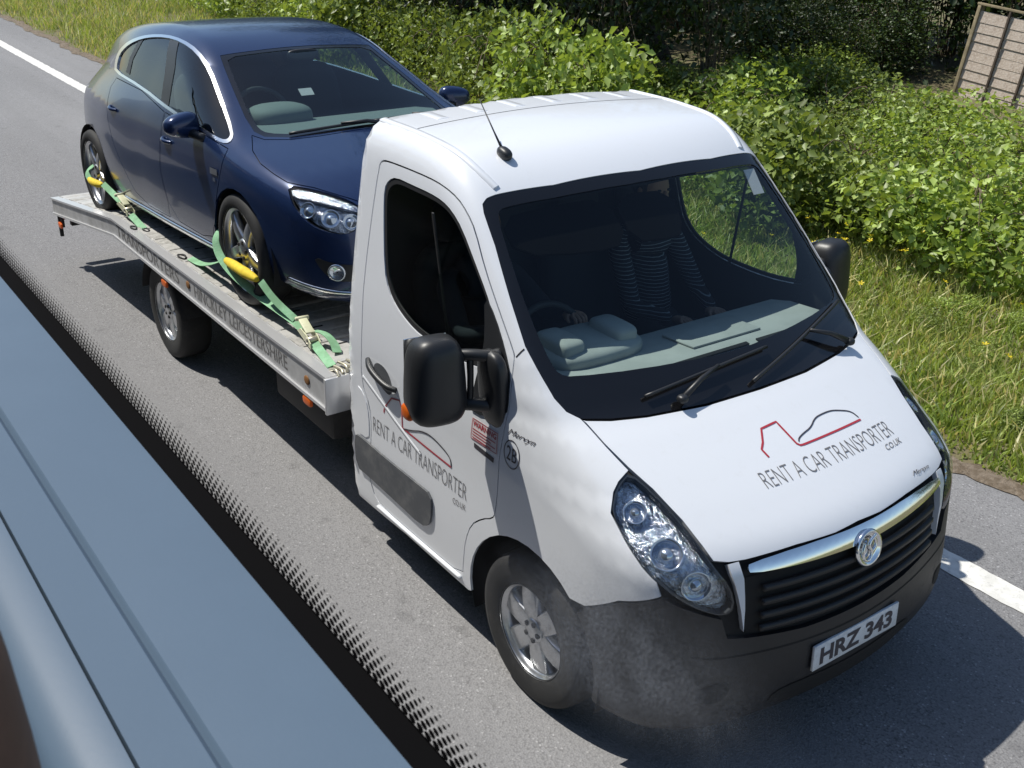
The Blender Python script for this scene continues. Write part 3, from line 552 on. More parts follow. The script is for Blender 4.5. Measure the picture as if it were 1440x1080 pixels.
# deck: tapered side rails, cross planks with slots, marker lamps
X0,XK,X1=-1.62,-5.06,-6.83
zt_=lambda x:.90+(x-X0)/(XK-X0)*(.842-.90) if x>XK else .842+(x-XK)/(X1-XK)*(.572-.842)
zb_=lambda x:.718 if x>XK else .718+(x-XK)/(X1-XK)*(.440-.718)
for s in (-1,1):
    rail=prism('side_rail',[(X0,zt_(X0)-.002),(XK,zt_(XK)-.002),(X1,zt_(X1)-.002),(X1,zb_(X1)),(XK,zb_(XK)),(X0,zb_(X0))],'y',min(s*1.02,s*1.045),max(s*1.02,s*1.045),M['rail'],truck,bevel=.003)
    for nm,fz,h,wd in (('top_lip',zt_,.016,.09),('bottom_lip',zb_,.018,.045)):
        bm=bmesh.new(); sec=[]
        for x in (X0-.001,XK,X1):
            z=fz(x); yo,yi=s*1.056,s*(1.056-wd); sec.append([bm.verts.new(v) for v in ((x,yo,z-h/2),(x,yo,z+h/2),(x,yi,z+h/2),(x,yi,z-h/2))])
        for A,B in zip(sec[:-1],sec[1:]):
            for i in range(4): bm.faces.new((A[i],A[(i+1)%4],B[(i+1)%4],B[i]))
        bm.faces.new(sec[0]); bm.faces.new(sec[-1][::-1]); bm_obj(nm,bm,M['railedge'],rail,bevel=.003)
    box('end_cap',(X0+.012,s*1.0,.808),(.022,.14,.20),M['railedge'],rail,bevel=.004)
    for x in (-3.55,-1.86): rounded('lashing_eye',(x,s*1.048,.80),(.06,.012,.05),M['rust'],rail,p=2.2)
    for x,z in ((-6.66,.375),(-4.02,.665),(-1.87,.675)):
        lp=rounded('marker_lamp',(x,s*1.045,z),(.10,.022,.05),M['amber'],truck,p=3.4); box('lamp_bracket',(x,s*1.025,z+.02),(.06,.02,.07),M['chassis'],lp,bevel=.003)
    box('rear_bracket',(-6.72,s*1.03,.36),(.03,.03,.20),M['chassis'],truck)
    if s<0:
        for txt,xa,xb in (('TRANSPORTERS',-4.98,-3.72),('HINCKLEY LEICESTERSHIRE',-3.45,-2.10)):
            tr_,tfr=text2d(txt); za,zb=(zt_(xa)+zb_(xa))/2,(zt_(xb)+zb_(xb))/2
            mesh_obj('rail_lettering',[(xa+u*(xb-xa),-1.0465,za+(zb-za)*u+(v-.5)*.085) for u,v in tr_],tfr,M['railink'],rail)
k=0; x=X0
while x>X1+.03:
    w=.145; x2=max(x-w,X1) if x>XK+.01 else max(x-w,X1)
    if x>XK and x2<XK: x2=XK
    xa,xb=x-.0025,x2+.0025; za,zb=zt_(xa)+.004,zt_(xb)+.004; up_=.004*(k%2)
    bm=bmesh.new(); sec=[]; L_=[(xa,za-.028),(xa,za+up_),(xa-(xa-xb)*.12,za+.006+up_-(za-zb)*.12),(xb+(xa-xb)*.12,zb+.006+up_+(za-zb)*.12),(xb,zb+up_),(xb,zb-.028)]
    A=[bm.verts.new((q[0],-.985,q[1])) for q in L_]; B=[bm.verts.new((q[0],.985,q[1])) for q in L_]; n_=len(L_)
    for i in range(n_): bm.faces.new((A[i],A[(i+1)%n_],B[(i+1)%n_],B[i]))
    bm.faces.new(A[::-1]); bm.faces.new(B); pk=bm_obj('plank',bm,M['alu'] if k%3 else M['alu2'],truck)
    if x>XK and k%2==0:
        for y in (-.78,.78): box('slot',((xa+xb)/2,y,(za+zb)/2+.0068+up_),(.016,.075,.002),M['blackgap'],pk,bevel=0)
    k+=1; x=x2
for y in (-.42,.42): box('chassis_beam',(-3.6,y,.62),(4.2,.09,.16),M['chassis'],truck); 
for x in (-1.9,-2.7,-3.5,-4.9): box('cross_member',(x,0,.77),(.07,1.96,.06),M['chassis'],truck)
for s in (-1,1): prism('tail_beam',[(-4.9,.70),(-4.9,.80),(-6.8,.52),(-6.8,.44)],'y',s*.45-.04,s*.45+.04,M['chassis'],truck)
box('rear_axle',(-4.32,0,.345),(.09,1.6,.09),M['chassis'],truck); box('fuel_tank',(-2.6,.1,.50),(1.3,.9,.26),M['chassis'],truck,bevel=.04); box('spare_box',(-2.3,-.70,.50),(.75,.36,.30),M['chassis'],truck,bevel=.03)
for s in (-1,1):
    V=[];F=[]
    for x,y,z in arch(.40,170,10,16,x0=-4.32): V+=[(x,s*.99,z),(x,s*.73,z)]
    for i in range(16): F.append((2*i,2*i+1,2*i+3,2*i+2))
    mesh_obj('mudguard',V,F,M['chassis'],truck,smooth=True)
box('tail_bar',(-6.70,0,.40),(.06,1.9,.10),M['chassis'],truck)
for s in (-1,1):
    tl=box('tail_lamp',(-6.85,s*.85,.42),(.05,.30,.10),mat('tail_lamp_red',(.45,.02,.02),.3),truck)

# ================================================================ the hatchback on the deck
car=tag(empty('hatchback_car',tuple(HO),(0,-HA,0)),'dark blue five-door hatchback strapped down on the transporter deck','car')
HAT=Skin(hatch,hat_c,HS,n=16000)
HWS=sym([(-.856,-.077,1.382),(-.862,-.295,1.373),(-.885,-.523,1.355),(-.764,-.554,1.289),(-.539,-.602,1.168),(-.316,-.646,1.05),(-.17,-.663,.987),(-.093,-.639,.966),(-.01,-.513,.959),(.02,-.348,.966),(.03,-.163,.974)])
CO=[(-2.394,-.72,1.135),(-2.489,-.676,1.191),(-2.511,-.638,1.259),(-2.392,-.621,1.323),(-2.171,-.611,1.383),(-1.908,-.596,1.423),(-1.595,-.585,1.441),(-1.297,-.59,1.428),(-1.031,-.598,1.38),(-.802,-.62,1.286),(-.552,-.678,1.152),(-.23,-.762,.985),(-.168,-.802,.949),(-.183,-.835,.93),(-.28,-.849,.938),(-.47,-.853,.967),(-1.014,-.835,1.013),(-1.639,-.786,1.093)]
CI=[(-2.335,-.722,1.150),(-2.402,-.685,1.197),(-2.412,-.654,1.256),(-2.315,-.638,1.313),(-2.115,-.626,1.37),(-1.868,-.611,1.409),(-1.574,-.602,1.427),(-1.29,-.607,1.414),(-1.023,-.619,1.364),(-.799,-.643,1.272),(-.560,-.698,1.145),(-.241,-.777,.983),(-.205,-.801,.960),(-.217,-.825,.947),(-.293,-.837,.954),(-.477,-.844,.984),(-1.0,-.828,1.031),(-1.62,-.779,1.108)]
HHEAD=[(.476,-.794,.803),(.565,-.821,.726),(.622,-.813,.678),(.689,-.787,.626),(.764,-.732,.595),(.818,-.66,.579),(.84,-.60,.60),(.80,-.54,.70),(.735,-.575,.735),(.679,-.631,.762),(.591,-.706,.788)]
HOOD=sym([(.055,-.10,.975),(.047,-.363,.959),(.016,-.527,.952),(-.062,-.655,.955),(-.143,-.694,.973),(.032,-.775,.918),(.189,-.806,.873),(.34,-.802,.839),(.46,-.785,.812),(.591,-.70,.794),(.735,-.568,.742),(.80,-.50,.71),(.83,-.25,.715),(.84,0,.72)])
FD=[(-1.10,-.838,1.004),(-1.075,-.892,.864),(-1.115,-.91,.624),(-1.085,-.895,.42),(-.98,-.876,.31),(-.615,-.875,.295),(-.42,-.885,.33),(-.345,-.896,.43),(-.265,-.906,.566),(-.155,-.904,.76),(-.165,-.823,.905),(-.22,-.85,.925),(-.47,-.856,.957)]
RD=[(-2.27,-.76,1.112),(-2.30,-.79,1.045),(-2.22,-.84,.95),(-2.13,-.899,.80),(-2.03,-.907,.64),(-1.90,-.903,.50),(-1.78,-.896,.36),(-1.55,-.88,.30),(-1.15,-.885,.30),(-1.10,-.895,.42),(-1.13,-.91,.624),(-1.09,-.892,.864),(-1.115,-.836,1.004),(-1.64,-.79,1.083)]
RW=-2.71
har=lambda r,a0,a1,x0,n=14:[(x0+r*math.cos(math.radians(a0+(a1-a0)*i/n)),-.89,.335+r*1.03*math.sin(math.radians(a0+(a1-a0)*i/n))) for i in range(n+1)]
lowr=[(-3.40,-.50,.25),(-3.25,-.75,.22),(-3.08,-.82,.24)]+har(.365,198,-18,RW)[::-1][0:0]+[(RW-.345,-.84,.24)]+har(.365,192,-12,RW)+[(RW+.36,-.85,.23),(-1.6,-.86,.215),(-.7,-.86,.215),(-.37,-.85,.22)]+har(.365,192,-12,.0)+[(.37,-.82,.24),(.6,-.75,.20),(.8,-.4,.18)]
hb=[(-3.45,0,.26)]+lowr+[(.85,0,.18)]; hb=hb+[(x,-y,z) for x,y,z in hb[-2:0:-1]]
def around(P): return P
# one painted shell; doors, bonnet, glass and lamps are set into it
RG=sym([(-2.86,-.08,1.37),(-2.88,-.42,1.33),(-3.02,-.50,1.20),(-3.15,-.50,1.08),(-3.22,-.30,1.05),(-3.23,0,1.05)])
BELT=[(-3.0,-.79,1.0)]
shell_top=[p for p in hb]
holes=[HWS,HOOD,CO,mir(CO),HHEAD,mir(HHEAD),FD,mir(FD),RD,mir(RD)]
# the shell's outline is the sill line; it closes over the roof, so it is cut as front/rear halves of one loop on the sphere
class HatSkin(Skin):
    def flat(s,D):      # pole straight down: everything but the floor is finite
        D=D/np.linalg.norm(D,axis=1)[:,None]; return D[:,:2]/(1+D[:,2:3])
    def lift(s,U):
        q=(U*U).sum(1); return np.stack([2*U[:,0]/(1+q),2*U[:,1]/(1+q),(1-q)/(1+q)],1)
HAT2=HatSkin(hatch,hat_c,HS,n=26000)
shell=HAT2.panel('body_shell',[hb]+holes,M['blue'],car,gap=.0015,flange=.012,smooth=[0,0,0,1,1,1,1,0,0,0,0])
HAT2.panel('body_lining',[hb,HWS,CI,mir(CI),HHEAD,mir(HHEAD)],M['blackgap'],car,off=-.02,flange=0,smooth=[0,0,1,1,1,1])
HAT.panel('bonnet',[HOOD],M['blue'],car,gap=.003)
hws=HAT.panel('windscreen',[HWS],M['glass_car'],car,off=-.005,gap=.002,flange=0)
HWI=[tuple(q) for q in (np.array(HWS)-np.array((-.42,0,1.17)))*np.array((.93,.95,.93))+np.array((-.42,0,1.17))]
HAT.panel('ceramic_band',[HWS,HWI],M['frit'],hws,off=-.002,flange=.01,smooth=[0,1])
for s in (1,-1):
    f=(lambda P:P) if s>0 else mir
    # the floors of the wheel arches
    for x0 in (0.,RW):
        V=[];F=[]; A=har(.375,200,-20,x0,20)
        for x,y,z in A: V+=[np.array((x,-s*.87,z))*HS,np.array((x,-s*.58,z))*HS]
        for i in range(20): F.append((2*i,2*i+1,2*i+3,2*i+2))
        q=len(V); V+=[np.array((x,-s*.58,z))*HS for x,y,z in A]; F.append(tuple(range(q,q+21))); mesh_obj('wheel_arch_liner',V,F,M['blackgap'],car,smooth=True)
    fd=HAT.panel('front_door',[f(FD)],M['blue'],car,gap=.0035); rd=HAT.panel('rear_door',[f(RD)],M['blue'],car,gap=.0035)
    trim=HAT.panel('window_trim',[f(CO),f(CI)],M['softchrome'],car,off=.004,flange=.012,smooth=1,fine=1.6)
    HAT.panel('side_window',[f(CI)],M['glass_car'],trim,off=-.006,flange=0,smooth=1)
    HAT.panel('door_pillar',[f([(-1.50,-.61,1.425),(-1.34,-.612,1.417),(-1.20,-.708,1.268),(-1.09,-.822,1.035),(-1.24,-.812,1.05),(-1.34,-.724,1.229)])],M['black'],trim,off=-.003,flange=.006,smooth=0,fine=1.5)
    HAT.panel('rear_pillar',[f([(-2.07,-.625,1.378),(-1.985,-.62,1.392),(-2.04,-.69,1.25),(-2.0,-.742,1.152),(-2.10,-.735,1.16),(-2.13,-.683,1.261)])],M['black'],trim,off=-.003,flange=.006,smooth=0,fine=1.5)
    hd=HAT.panel('headlight',[f(HHEAD)],M['lens'],car,gap=.003,flange=0,smooth=1,fine=1.5)
    HAT.panel('reflector',[f(HHEAD)],M['reflector'],hd,off=-.045,flange=0,smooth=1,fine=1.5)
    HAT.panel('headlight_trim',[f([(.50,-.79,.795),(.60,-.705,.783),(.74,-.575,.73),(.79,-.535,.70),(.785,-.545,.68),(.73,-.60,.705),(.62,-.72,.745),(.53,-.80,.755)])],M['reflector'],hd,off=-.012,flange=.02,smooth=1,fine=2)
    for q,r in (((.62,-.775,.70),.045),((.715,-.69,.665),.050),((.78,-.60,.645),.045)):
        p=HAT.on(np.array([(q[0],s*q[1],q[2])]))[0]; n=grad(hatch,p[None])[0]; p=(p-n*.04)*HS
        V,F=lathe_mesh([(r,.014),(r*.9,.016),(r*.8,.0),(r*.55,.004),(r*.3,.018),(.0005,.022)],24); qn=Vector((0,1,0)).rotation_difference(Vector(n)); mesh_obj('lamp_bowl',[qn@Vector(v)+Vector(p) for v in V],F,M['bulb'],hd,smooth=True)
    fg=HAT.panel('fog_lamp_recess',[f([(.684,-.783,.453),(.78,-.714,.420),(.84,-.60,.413),(.835,-.60,.322),(.761,-.711,.319),(.715,-.757,.376)])],M['black'],car,off=.003,flange=.01,smooth=1,fine=1.8)
    p=HAT.on(np.array([(.775,-s*.70,.372)]))[0]; n=grad(hatch,p[None])[0]; V,F=lathe_mesh([(.048,-.01),(.048,.006),(.04,.010),(.034,.002),(.001,-.002)],24); qn=Vector((0,1,0)).rotation_difference(Vector(n)); mesh_obj('fog_lamp',[qn@Vector(v)+Vector((p+n*.004)*HS) for v in V],F,M['bulb'],fg,smooth=True)
    HAT.ribbon('bumper_strip',[(x,-s*y,z) for x,y,z in ((.46,.83,.275),(.6,.79,.262),(.72,.70,.255),(.82,.5,.25))],.022,M['softchrome'],car,smooth=1,height=.008)
    HAT.ribbon('sill_strip',f([(-2.30,-.86,.262),(-1.5,-.875,.25),(-.42,-.87,.25)]),.03,M['softchrome'],car,height=.012)
    for d,xs,z in ((fd,(-1.04,-.90),.845),(rd,(-2.16,-2.0),.925)):
        P=HAT.on(np.array([(xs[0],-s*.89,z+.01),(xs[0]*.7+xs[1]*.3,-s*.89,z+.006),(xs[0]*.3+xs[1]*.7,-s*.89,z),(xs[1],-s*.89,z-.004)])); P[:,1]+=-s*np.array([0,.026,.026,0]); tube('door_handle',P*HS,[.012,.013,.013,.011],M['blue'],d,smooth_path=2)
    mm=rounded('wing_mirror',np.array((-.53,-s*.955,1.005))*HS,(.13,.22,.145),M['blue'],car,p=2.7,n=28,rot=Matrix.Rotation(s*.22,3,'Z'),taper=lambda q,s=s:Vector((q.x,q.y,q.z*(1-.25*(q.y*-s)/.125)-.0)))
    tube('mirror_foot',[np.array(v)*HS for v in ((-.43,-s*.84,.925),(-.46,-s*.88,.94),(-.50,-s*.92,.965))],[.03,.026,.03],M['black'],mm,n=10); 
    wheel(car,(0,-s*.80,.335),.328,.215,.250,-s,5); wheel(car,(RW*1.06,-s*.79,.335),.328,.215,.250,-s,5)
HAT.panel('grille',[sym([(.86,0,.66),(.855,-.25,.652),(.84,-.46,.63),(.86,-.44,.56),(.88,-.2,.545),(.89,0,.545)])],M['black'],car,off=.003,flange=.01,smooth=1)
HAT.panel('lower_grille',[sym([(.90,0,.42),(.89,-.3,.42),(.87,-.48,.40),(.86,-.44,.29),(.88,0,.28)])],M['blackgap'],car,off=.003,flange=.01,smooth=1)
p=HAT.on(np.array([(-.24,-.9,.765)]))[0]; bd=HAT.decal('side_badge',[(0,0),(1,0),(1,1),(0,1)],[(0,1,2,3)],(-.29,-.9,.752),(.10,0,0),(.0,0,.036),M['softchrome'],car,off=.006); HAT.decal('side_badge',[(0,0),(1,0),(1,1),(0,1)],[(0,1,2,3)],(-.255,-.9,.712),(.03,0,0),(.0,0,.022),M['softchrome'],car,off=.006)
def hwiper(a,b,piv):
    P=HAT.on(np.linspace(a,b,12),.014)*HS; w=tube('wiper',P,.009,M['black'],car,n=6); m=P[6]+np.array((0,0,.012)); q=HAT.on(np.array(piv)[None],.01)[0]*HS; tube('wiper_arm',[q,(q+m)/2+np.array((0,0,.015)),m],[.014,.011,.008],M['black'],w,n=8)
hwiper((-.02,-.52,.968),(-.01,.08,.992),(.03,.12,.97)); hwiper((-.0,.02,.99),(-.09,.56,.985),(.0,.5,.96))
M['carpanel']=mat('pale_car_dashboard',(.20,.22,.215),.75)
cd=prism('dashboard',[(-.12,.88),(-.13,.935),(-.3,.965),(-.52,.95),(-.58,.80),(-.5,.5),(-.2,.5)],'y',-.62,.62,M['carpanel'],car,bevel=.03,seg=3)
rounded('instrument_hood',(-.50,-.36,.985),(.34,.40,.16),M['carpanel'],cd,p=2.6)
sw2=empty('steering_wheel',(-.74,-.36,.95),(0,math.radians(-24),0),car)
V,F=tube_mesh([(.0,.185*math.cos(a),.185*math.sin(a)) for a in np.linspace(0,2*math.pi,41)],.016,8,cap=False); mesh_obj('wheel_ring',V,F,M['dashdark'],sw2,smooth=True); rounded('horn_pad',(.01,0,0),(.06,.20,.16),M['dashdark'],sw2,p=2.5); box('wheel_spoke',(0,0,-.02),(.02,.34,.04),M['dashdark'],sw2)
for x,y,w in ((-1.28,-.36,.5),(-1.28,.36,.5),(-2.25,0,1.2)):
    seat=empty('seat',parent=car); rounded('cushion',(x,y,.52),(.52,w,.2),M['seat'],seat,p=4); rounded('backrest',(x-.30,y,.85),(.16,w,.66),M['seat'],seat,p=4,rot=Matrix.Rotation(-.25,3,'Y'))
    for yy in ([y] if w<1 else [-.36,.36]): rounded('headrest',(x-.42,yy,1.24),(.10,.26,.17),M['seat'],seat,p=3.4,rot=Matrix.Rotation(-.2,3,'Y'))
box('car_floor',(-1.5,0,.26),(3.2,1.15,.05),M['blackgap'],car); rounded('interior_mirror',(-.86,0,1.30),(.04,.22,.07),M['black'],car,p=3)
box('screen_paper',(-.60,-.12,1.10),(.002,.09,.06),M['stickw'],hws,bevel=0,rot=Matrix.Rotation(-.9,3,'Y'))
# folding of the slack: deck ratchet straps, one at each wheel on the driver's side
def strap_mesh(path,width,up,th=.004):
    P=np.asarray(path,float); t=np.gradient(P,axis=0); t/=np.linalg.norm(t,axis=1)[:,None]+1e-9; up=np.broadcast_to(np.asarray(up,float),P.shape); w=np.cross(t,up); w/=np.linalg.norm(w,axis=1)[:,None]+1e-9; n=np.cross(w,t); V=[];F=[]
    for i in range(len(P)):
        for a,b in ((-1,-1),(1,-1),(1,1),(-1,1)): V.append(P[i]+w[i]*width/2*a+n[i]*th/2*b)
    for i in range(len(P)-1):
        for k in range(4): F.append((i*4+k,i*4+(k+1)%4,(i+1)*4+(k+1)%4,(i+1)*4+k))
    F+=[(3,2,1,0),tuple((len(P)-1)*4+k for k in range(4))]; return V,F
def webbing(name,path,width,up,m,parent): return mesh_obj(name,*strap_mesh(chaikin(path,3,False),width,up),m,parent,smooth=False)
def ratchet(c,d,parent):
    """two cheek plates, drum, folded handle"""
    d=Vector(d).normalized(); z=Vector((0,0,1)); s=d.cross(z).normalized(); z=s.cross(d); R=Matrix((d,s,z)).transposed(); r=empty('ratchet',c,R.to_euler(),parent)
    for q in (-.028,.028): prism('cheek_plate',[(-.10,-.012),(-.06,.025),(.03,.035),(.09,.018),(.10,-.012)],'y',q-.003,q+.003,M['ivory'],r,bevel=.002)
    tube('drum',[(.045,-.036,.012),(.045,.036,.012)],.018,M['steel'],r); box('lever',(-.05,0,.042),(.13,.05,.012),M['ivory'],r,rot=Matrix.Rotation(.12,3,'Y')); tube('grip',[(-.115,-.036,.05),(-.115,.036,.05)],.012,M['ivory'],r)
fs=tag(empty('ratchet_strap',(-1.70,-.96,.91)),'green webbing strap with yellow sleeve over the hatchback front wheel','strap','wheel straps on the deck')
def rel(P,o): return [tuple(np.array(p)-np.array(o.location)) for p in P]
up_=(0,-.55,.84)
webbing('webbing',rel([(-3.19,-.90,1.27),(-3.17,-.985,1.22),(-3.10,-1.0,1.13),(-2.95,-.99,1.06),(-2.70,-.97,1.02),(-2.42,-.95,1.0),(-2.22,-.93,.985),(-2.10,-.93,.965)],fs),.05,up_,M['green'],fs)
webbing('webbing',rel([(-1.98,-.94,.945),(-1.85,-.955,.93),(-1.72,-.97,.915)],fs),.05,(0,-.3,1),M['green'],fs)
webbing('webbing',rel([(-2.52,-.985,1.13),(-2.40,-.97,1.06),(-2.22,-.93,.995)],fs),.04,(0,-.7,.7),M['green'],fs)
webbing('webbing',rel([(-3.80,-.93,.885),(-3.6,-.93,.90),(-3.35,-.95,.98),(-3.05,-.985,1.10)],fs),.045,(0,-.3,1),M['green'],fs)
webbing('tail_end',rel([(-2.05,-.90,.98),(-1.98,-.87,.985),(-1.90,-.86,.955),(-1.84,-.875,.925)],fs),.05,(0,.2,1),M['green'],fs)
ratchet(rel([(-2.04,-.935,.955)],fs)[0],(.3,-.03,-.06),fs)
tube('sleeve',rel([(-3.0,-.99,1.115),(-2.86,-1.0,1.125),(-2.70,-1.0,1.13),(-2.56,-.99,1.13)],fs),[.018,.030,.031,.015],M['yellow'],fs,n=10,smooth_path=2)
for k in range(5): tube('hook',rel([(-1.70-.012*k,-.99+.03*k,.905+.012*(k%3)),(-1.64,-.985+.032*k,.935-.01*(k%2)),(-1.60-.015*k,-.99+.03*k,.905+.01*(k%2))],fs),.008,M['steel'],fs,n=6,smooth_path=2)
for (x,y) in ((-3.88,-.96),): tube('hook',rel([(x-.06,y,.875),(x,y-.025,.888),(x+.08,y,.878),(x,y+.03,.888),(x-.06,y,.875)],fs),.006,M['chassis'],fs,n=6,smooth_path=2)
bs=tag(empty('ratchet_strap',(-4.65,-.94,.86)),'green webbing strap with yellow sleeve over the hatchback rear wheel','strap','wheel straps on the deck')
webbing('webbing',rel([(-5.80,-.90,1.08),(-5.84,-.985,1.02),(-5.72,-.99,.975)],bs),.045,(0,-.8,.6),M['green'],bs)
webbing('webbing',rel([(-5.40,-.985,1.02),(-5.25,-.975,.995),(-5.08,-.96,.955)],bs),.045,(0,-.6,.8),M['green'],bs)
webbing('webbing',rel([(-4.90,-.955,.905),(-4.78,-.95,.88),(-4.66,-.945,.858)],bs),.05,(0,-.3,1),M['green'],bs)
ratchet(rel([(-4.99,-.955,.93)],bs)[0],(.3,.02,-.08),bs)
tube('sleeve',rel([(-5.74,-.99,.98),(-5.62,-1.0,.985),(-5.50,-1.0,1.0),(-5.40,-.99,1.01)],bs),[.016,.028,.029,.014],M['yellow'],bs,n=10,smooth_path=2)
for (x,y) in ((-4.72,-1.0),(-4.62,-.945)): tube('hook',rel([(x-.06,y,.855),(x,y-.022,.868),(x+.06,y,.858),(x,y+.025,.868),(x-.06,y,.855)],bs),.006,M['chassis'],bs,n=6,smooth_path=2)

# ================================================================ people in the cab
def skin_body(name,joints,edges,material,parent,sub=2):
    me=bpy.data.meshes.new(name); me.from_pydata([j[0] for j in joints],edges,[]); o=bpy.data.objects.new(name,me); COL.objects.link(o)
    md=o.modifiers.new('skin','SKIN'); 
    for i,j in enumerate(joints):
        v=me.skin_vertices[0].data[i]; v.radius=j[1] if isinstance(j[1],tuple) else (j[1],j[1]); v.use_root=(i==0)
    o.modifiers.new('sub','SUBSURF').levels=sub; o.modifiers['sub'].render_levels=sub
    dg=bpy.context.evaluated_depsgraph_get(); m2=bpy.data.meshes.new_from_object(o.evaluated_get(dg)); m2.materials.clear(); m2.materials.append(material); m2.polygons.foreach_set('use_smooth',[True]*len(m2.polygons))
    bpy.data.objects.remove(o); bpy.data.meshes.remove(me); return link(bpy.data.objects.new(name,m2),parent)
def person(loc,label,shirt,hands):
    """seated; origin at the hip point; hands: two world-relative hand positions (left y>0, right y<0)"""
    r=tag(empty('person',loc),label,'person')
    J=[((0,0,0),(.15,.17)),((-.06,0,.20),(.12,.16)),((-.10,0,.40),(.12,.18)),((-.10,0,.52),(.085,.12)),((-.08,0,.60),(.055,.055))]; E=[(0,1),(1,2),(2,3),(3,4)]
    for s,h in ((1,hands[0]),(-1,hands[1])):
        sh=(-.09,.19*s,.47); hv=Vector(h); el=(Vector(sh)+hv)/2+Vector((-.02,.08*s,-.13)); b=len(J)
        J+=[(sh,(.065,.065)),(tuple(el),(.048,.048)),(tuple(hv-(hv-el).normalized()*.05),(.033,.033))]; E+=[(3,b),(b,b+1),(b+1,b+2)]
    bodyo=skin_body('torso',J,E,shirt,r)
    J=[((0,0,-.02),(.13,.15))]; E=[]
    for s in (1,-1):
        b=len(J); J+=[((.10,.10*s,-.01),(.085,.085)),((.44,.12*s,.06),(.065,.065)),((.50,.12*s,-.32),(.045,.045)),((.58,.12*s,-.36),(.045,.04))]; E+=[(0,b),(b,b+1),(b+1,b+2),(b+2,b+3)]
    skin_body('trousers',J,E,M['trousers'],bodyo)
    for s,h in ((1,hands[0]),(-1,hands[1])):
        hv=Vector(h); J=[(tuple(hv+Vector((-.07,0,-.015))),(.03,.03)),(tuple(hv+Vector((-.02,0,0))),(.024,.04))]; E=[(0,1)]
        for k,(dy,L_) in enumerate(((-.03,.060),(-.01,.072),(.01,.070),(.03,.055))):
            b=len(J); J+=[(tuple(hv+Vector((.02,dy,.012))),(.010,.010)),(tuple(hv+Vector((.02+L_*.5,dy,.002))),(.009,.009)),(tuple(hv+Vector((.02+L_*.55,dy,-.03))),(.008,.008))]; E+=[(1,b),(b,b+1),(b+1,b+2)]
        b=len(J); J+=[(tuple(hv+Vector((0,-s*.045,.0))),(.011,.011)),(tuple(hv+Vector((.035,-s*.055,-.01))),(.009,.009))]; E+=[(1,b),(b,b+1)]
        skin_body('hand',J,E,M['skin'],bodyo,1)
    def shape(q):
        f=1-.22*max(0,-q.z/.12); return Vector((q.x*(1 if q.x<0 else .92)*f,q.y*f,q.z))
    hd=rounded('head',(-.06,0,.735),(.20,.155,.24),M['skin'],bodyo,p=2.2,n=28,taper=shape)
    rounded('hair',(-.075,0,.765),(.205,.168,.215),M['hair'],bodyo,p=2.2,n=24,taper=lambda q:Vector((min(q.x,.055 if q.z<.06 else .2),q.y,max(q.z,-.06))))
    rounded('nose',(.042,0,.725),(.035,.028,.05),M['skin'],bodyo,p=2,n=12)
    for s in (1,-1):
        rounded('ear',(-.065,.078*s,.73),(.04,.018,.06),M['skin'],bodyo,p=2,n=12); rounded('eye',(.03,.033*s,.75),(.014,.026,.014),M['seat'],bodyo,p=2,n=10)
    rounded('mouth',(.032,0,.675),(.012,.05,.012),M['rust'],bodyo,p=2,n=10)
    return r
person((-1.10,-.43,.98),'driver in a dark top holding the steering wheel of the transporter',M['navy'],[(.44,.17,.42),(.44,-.15,.42)])
person((-1.06,.60,1.03),'passenger in a dark shirt with thin white stripes sitting in the cab',M['striped'],[(.36,.12,.17),(.34,-.10,.16)])

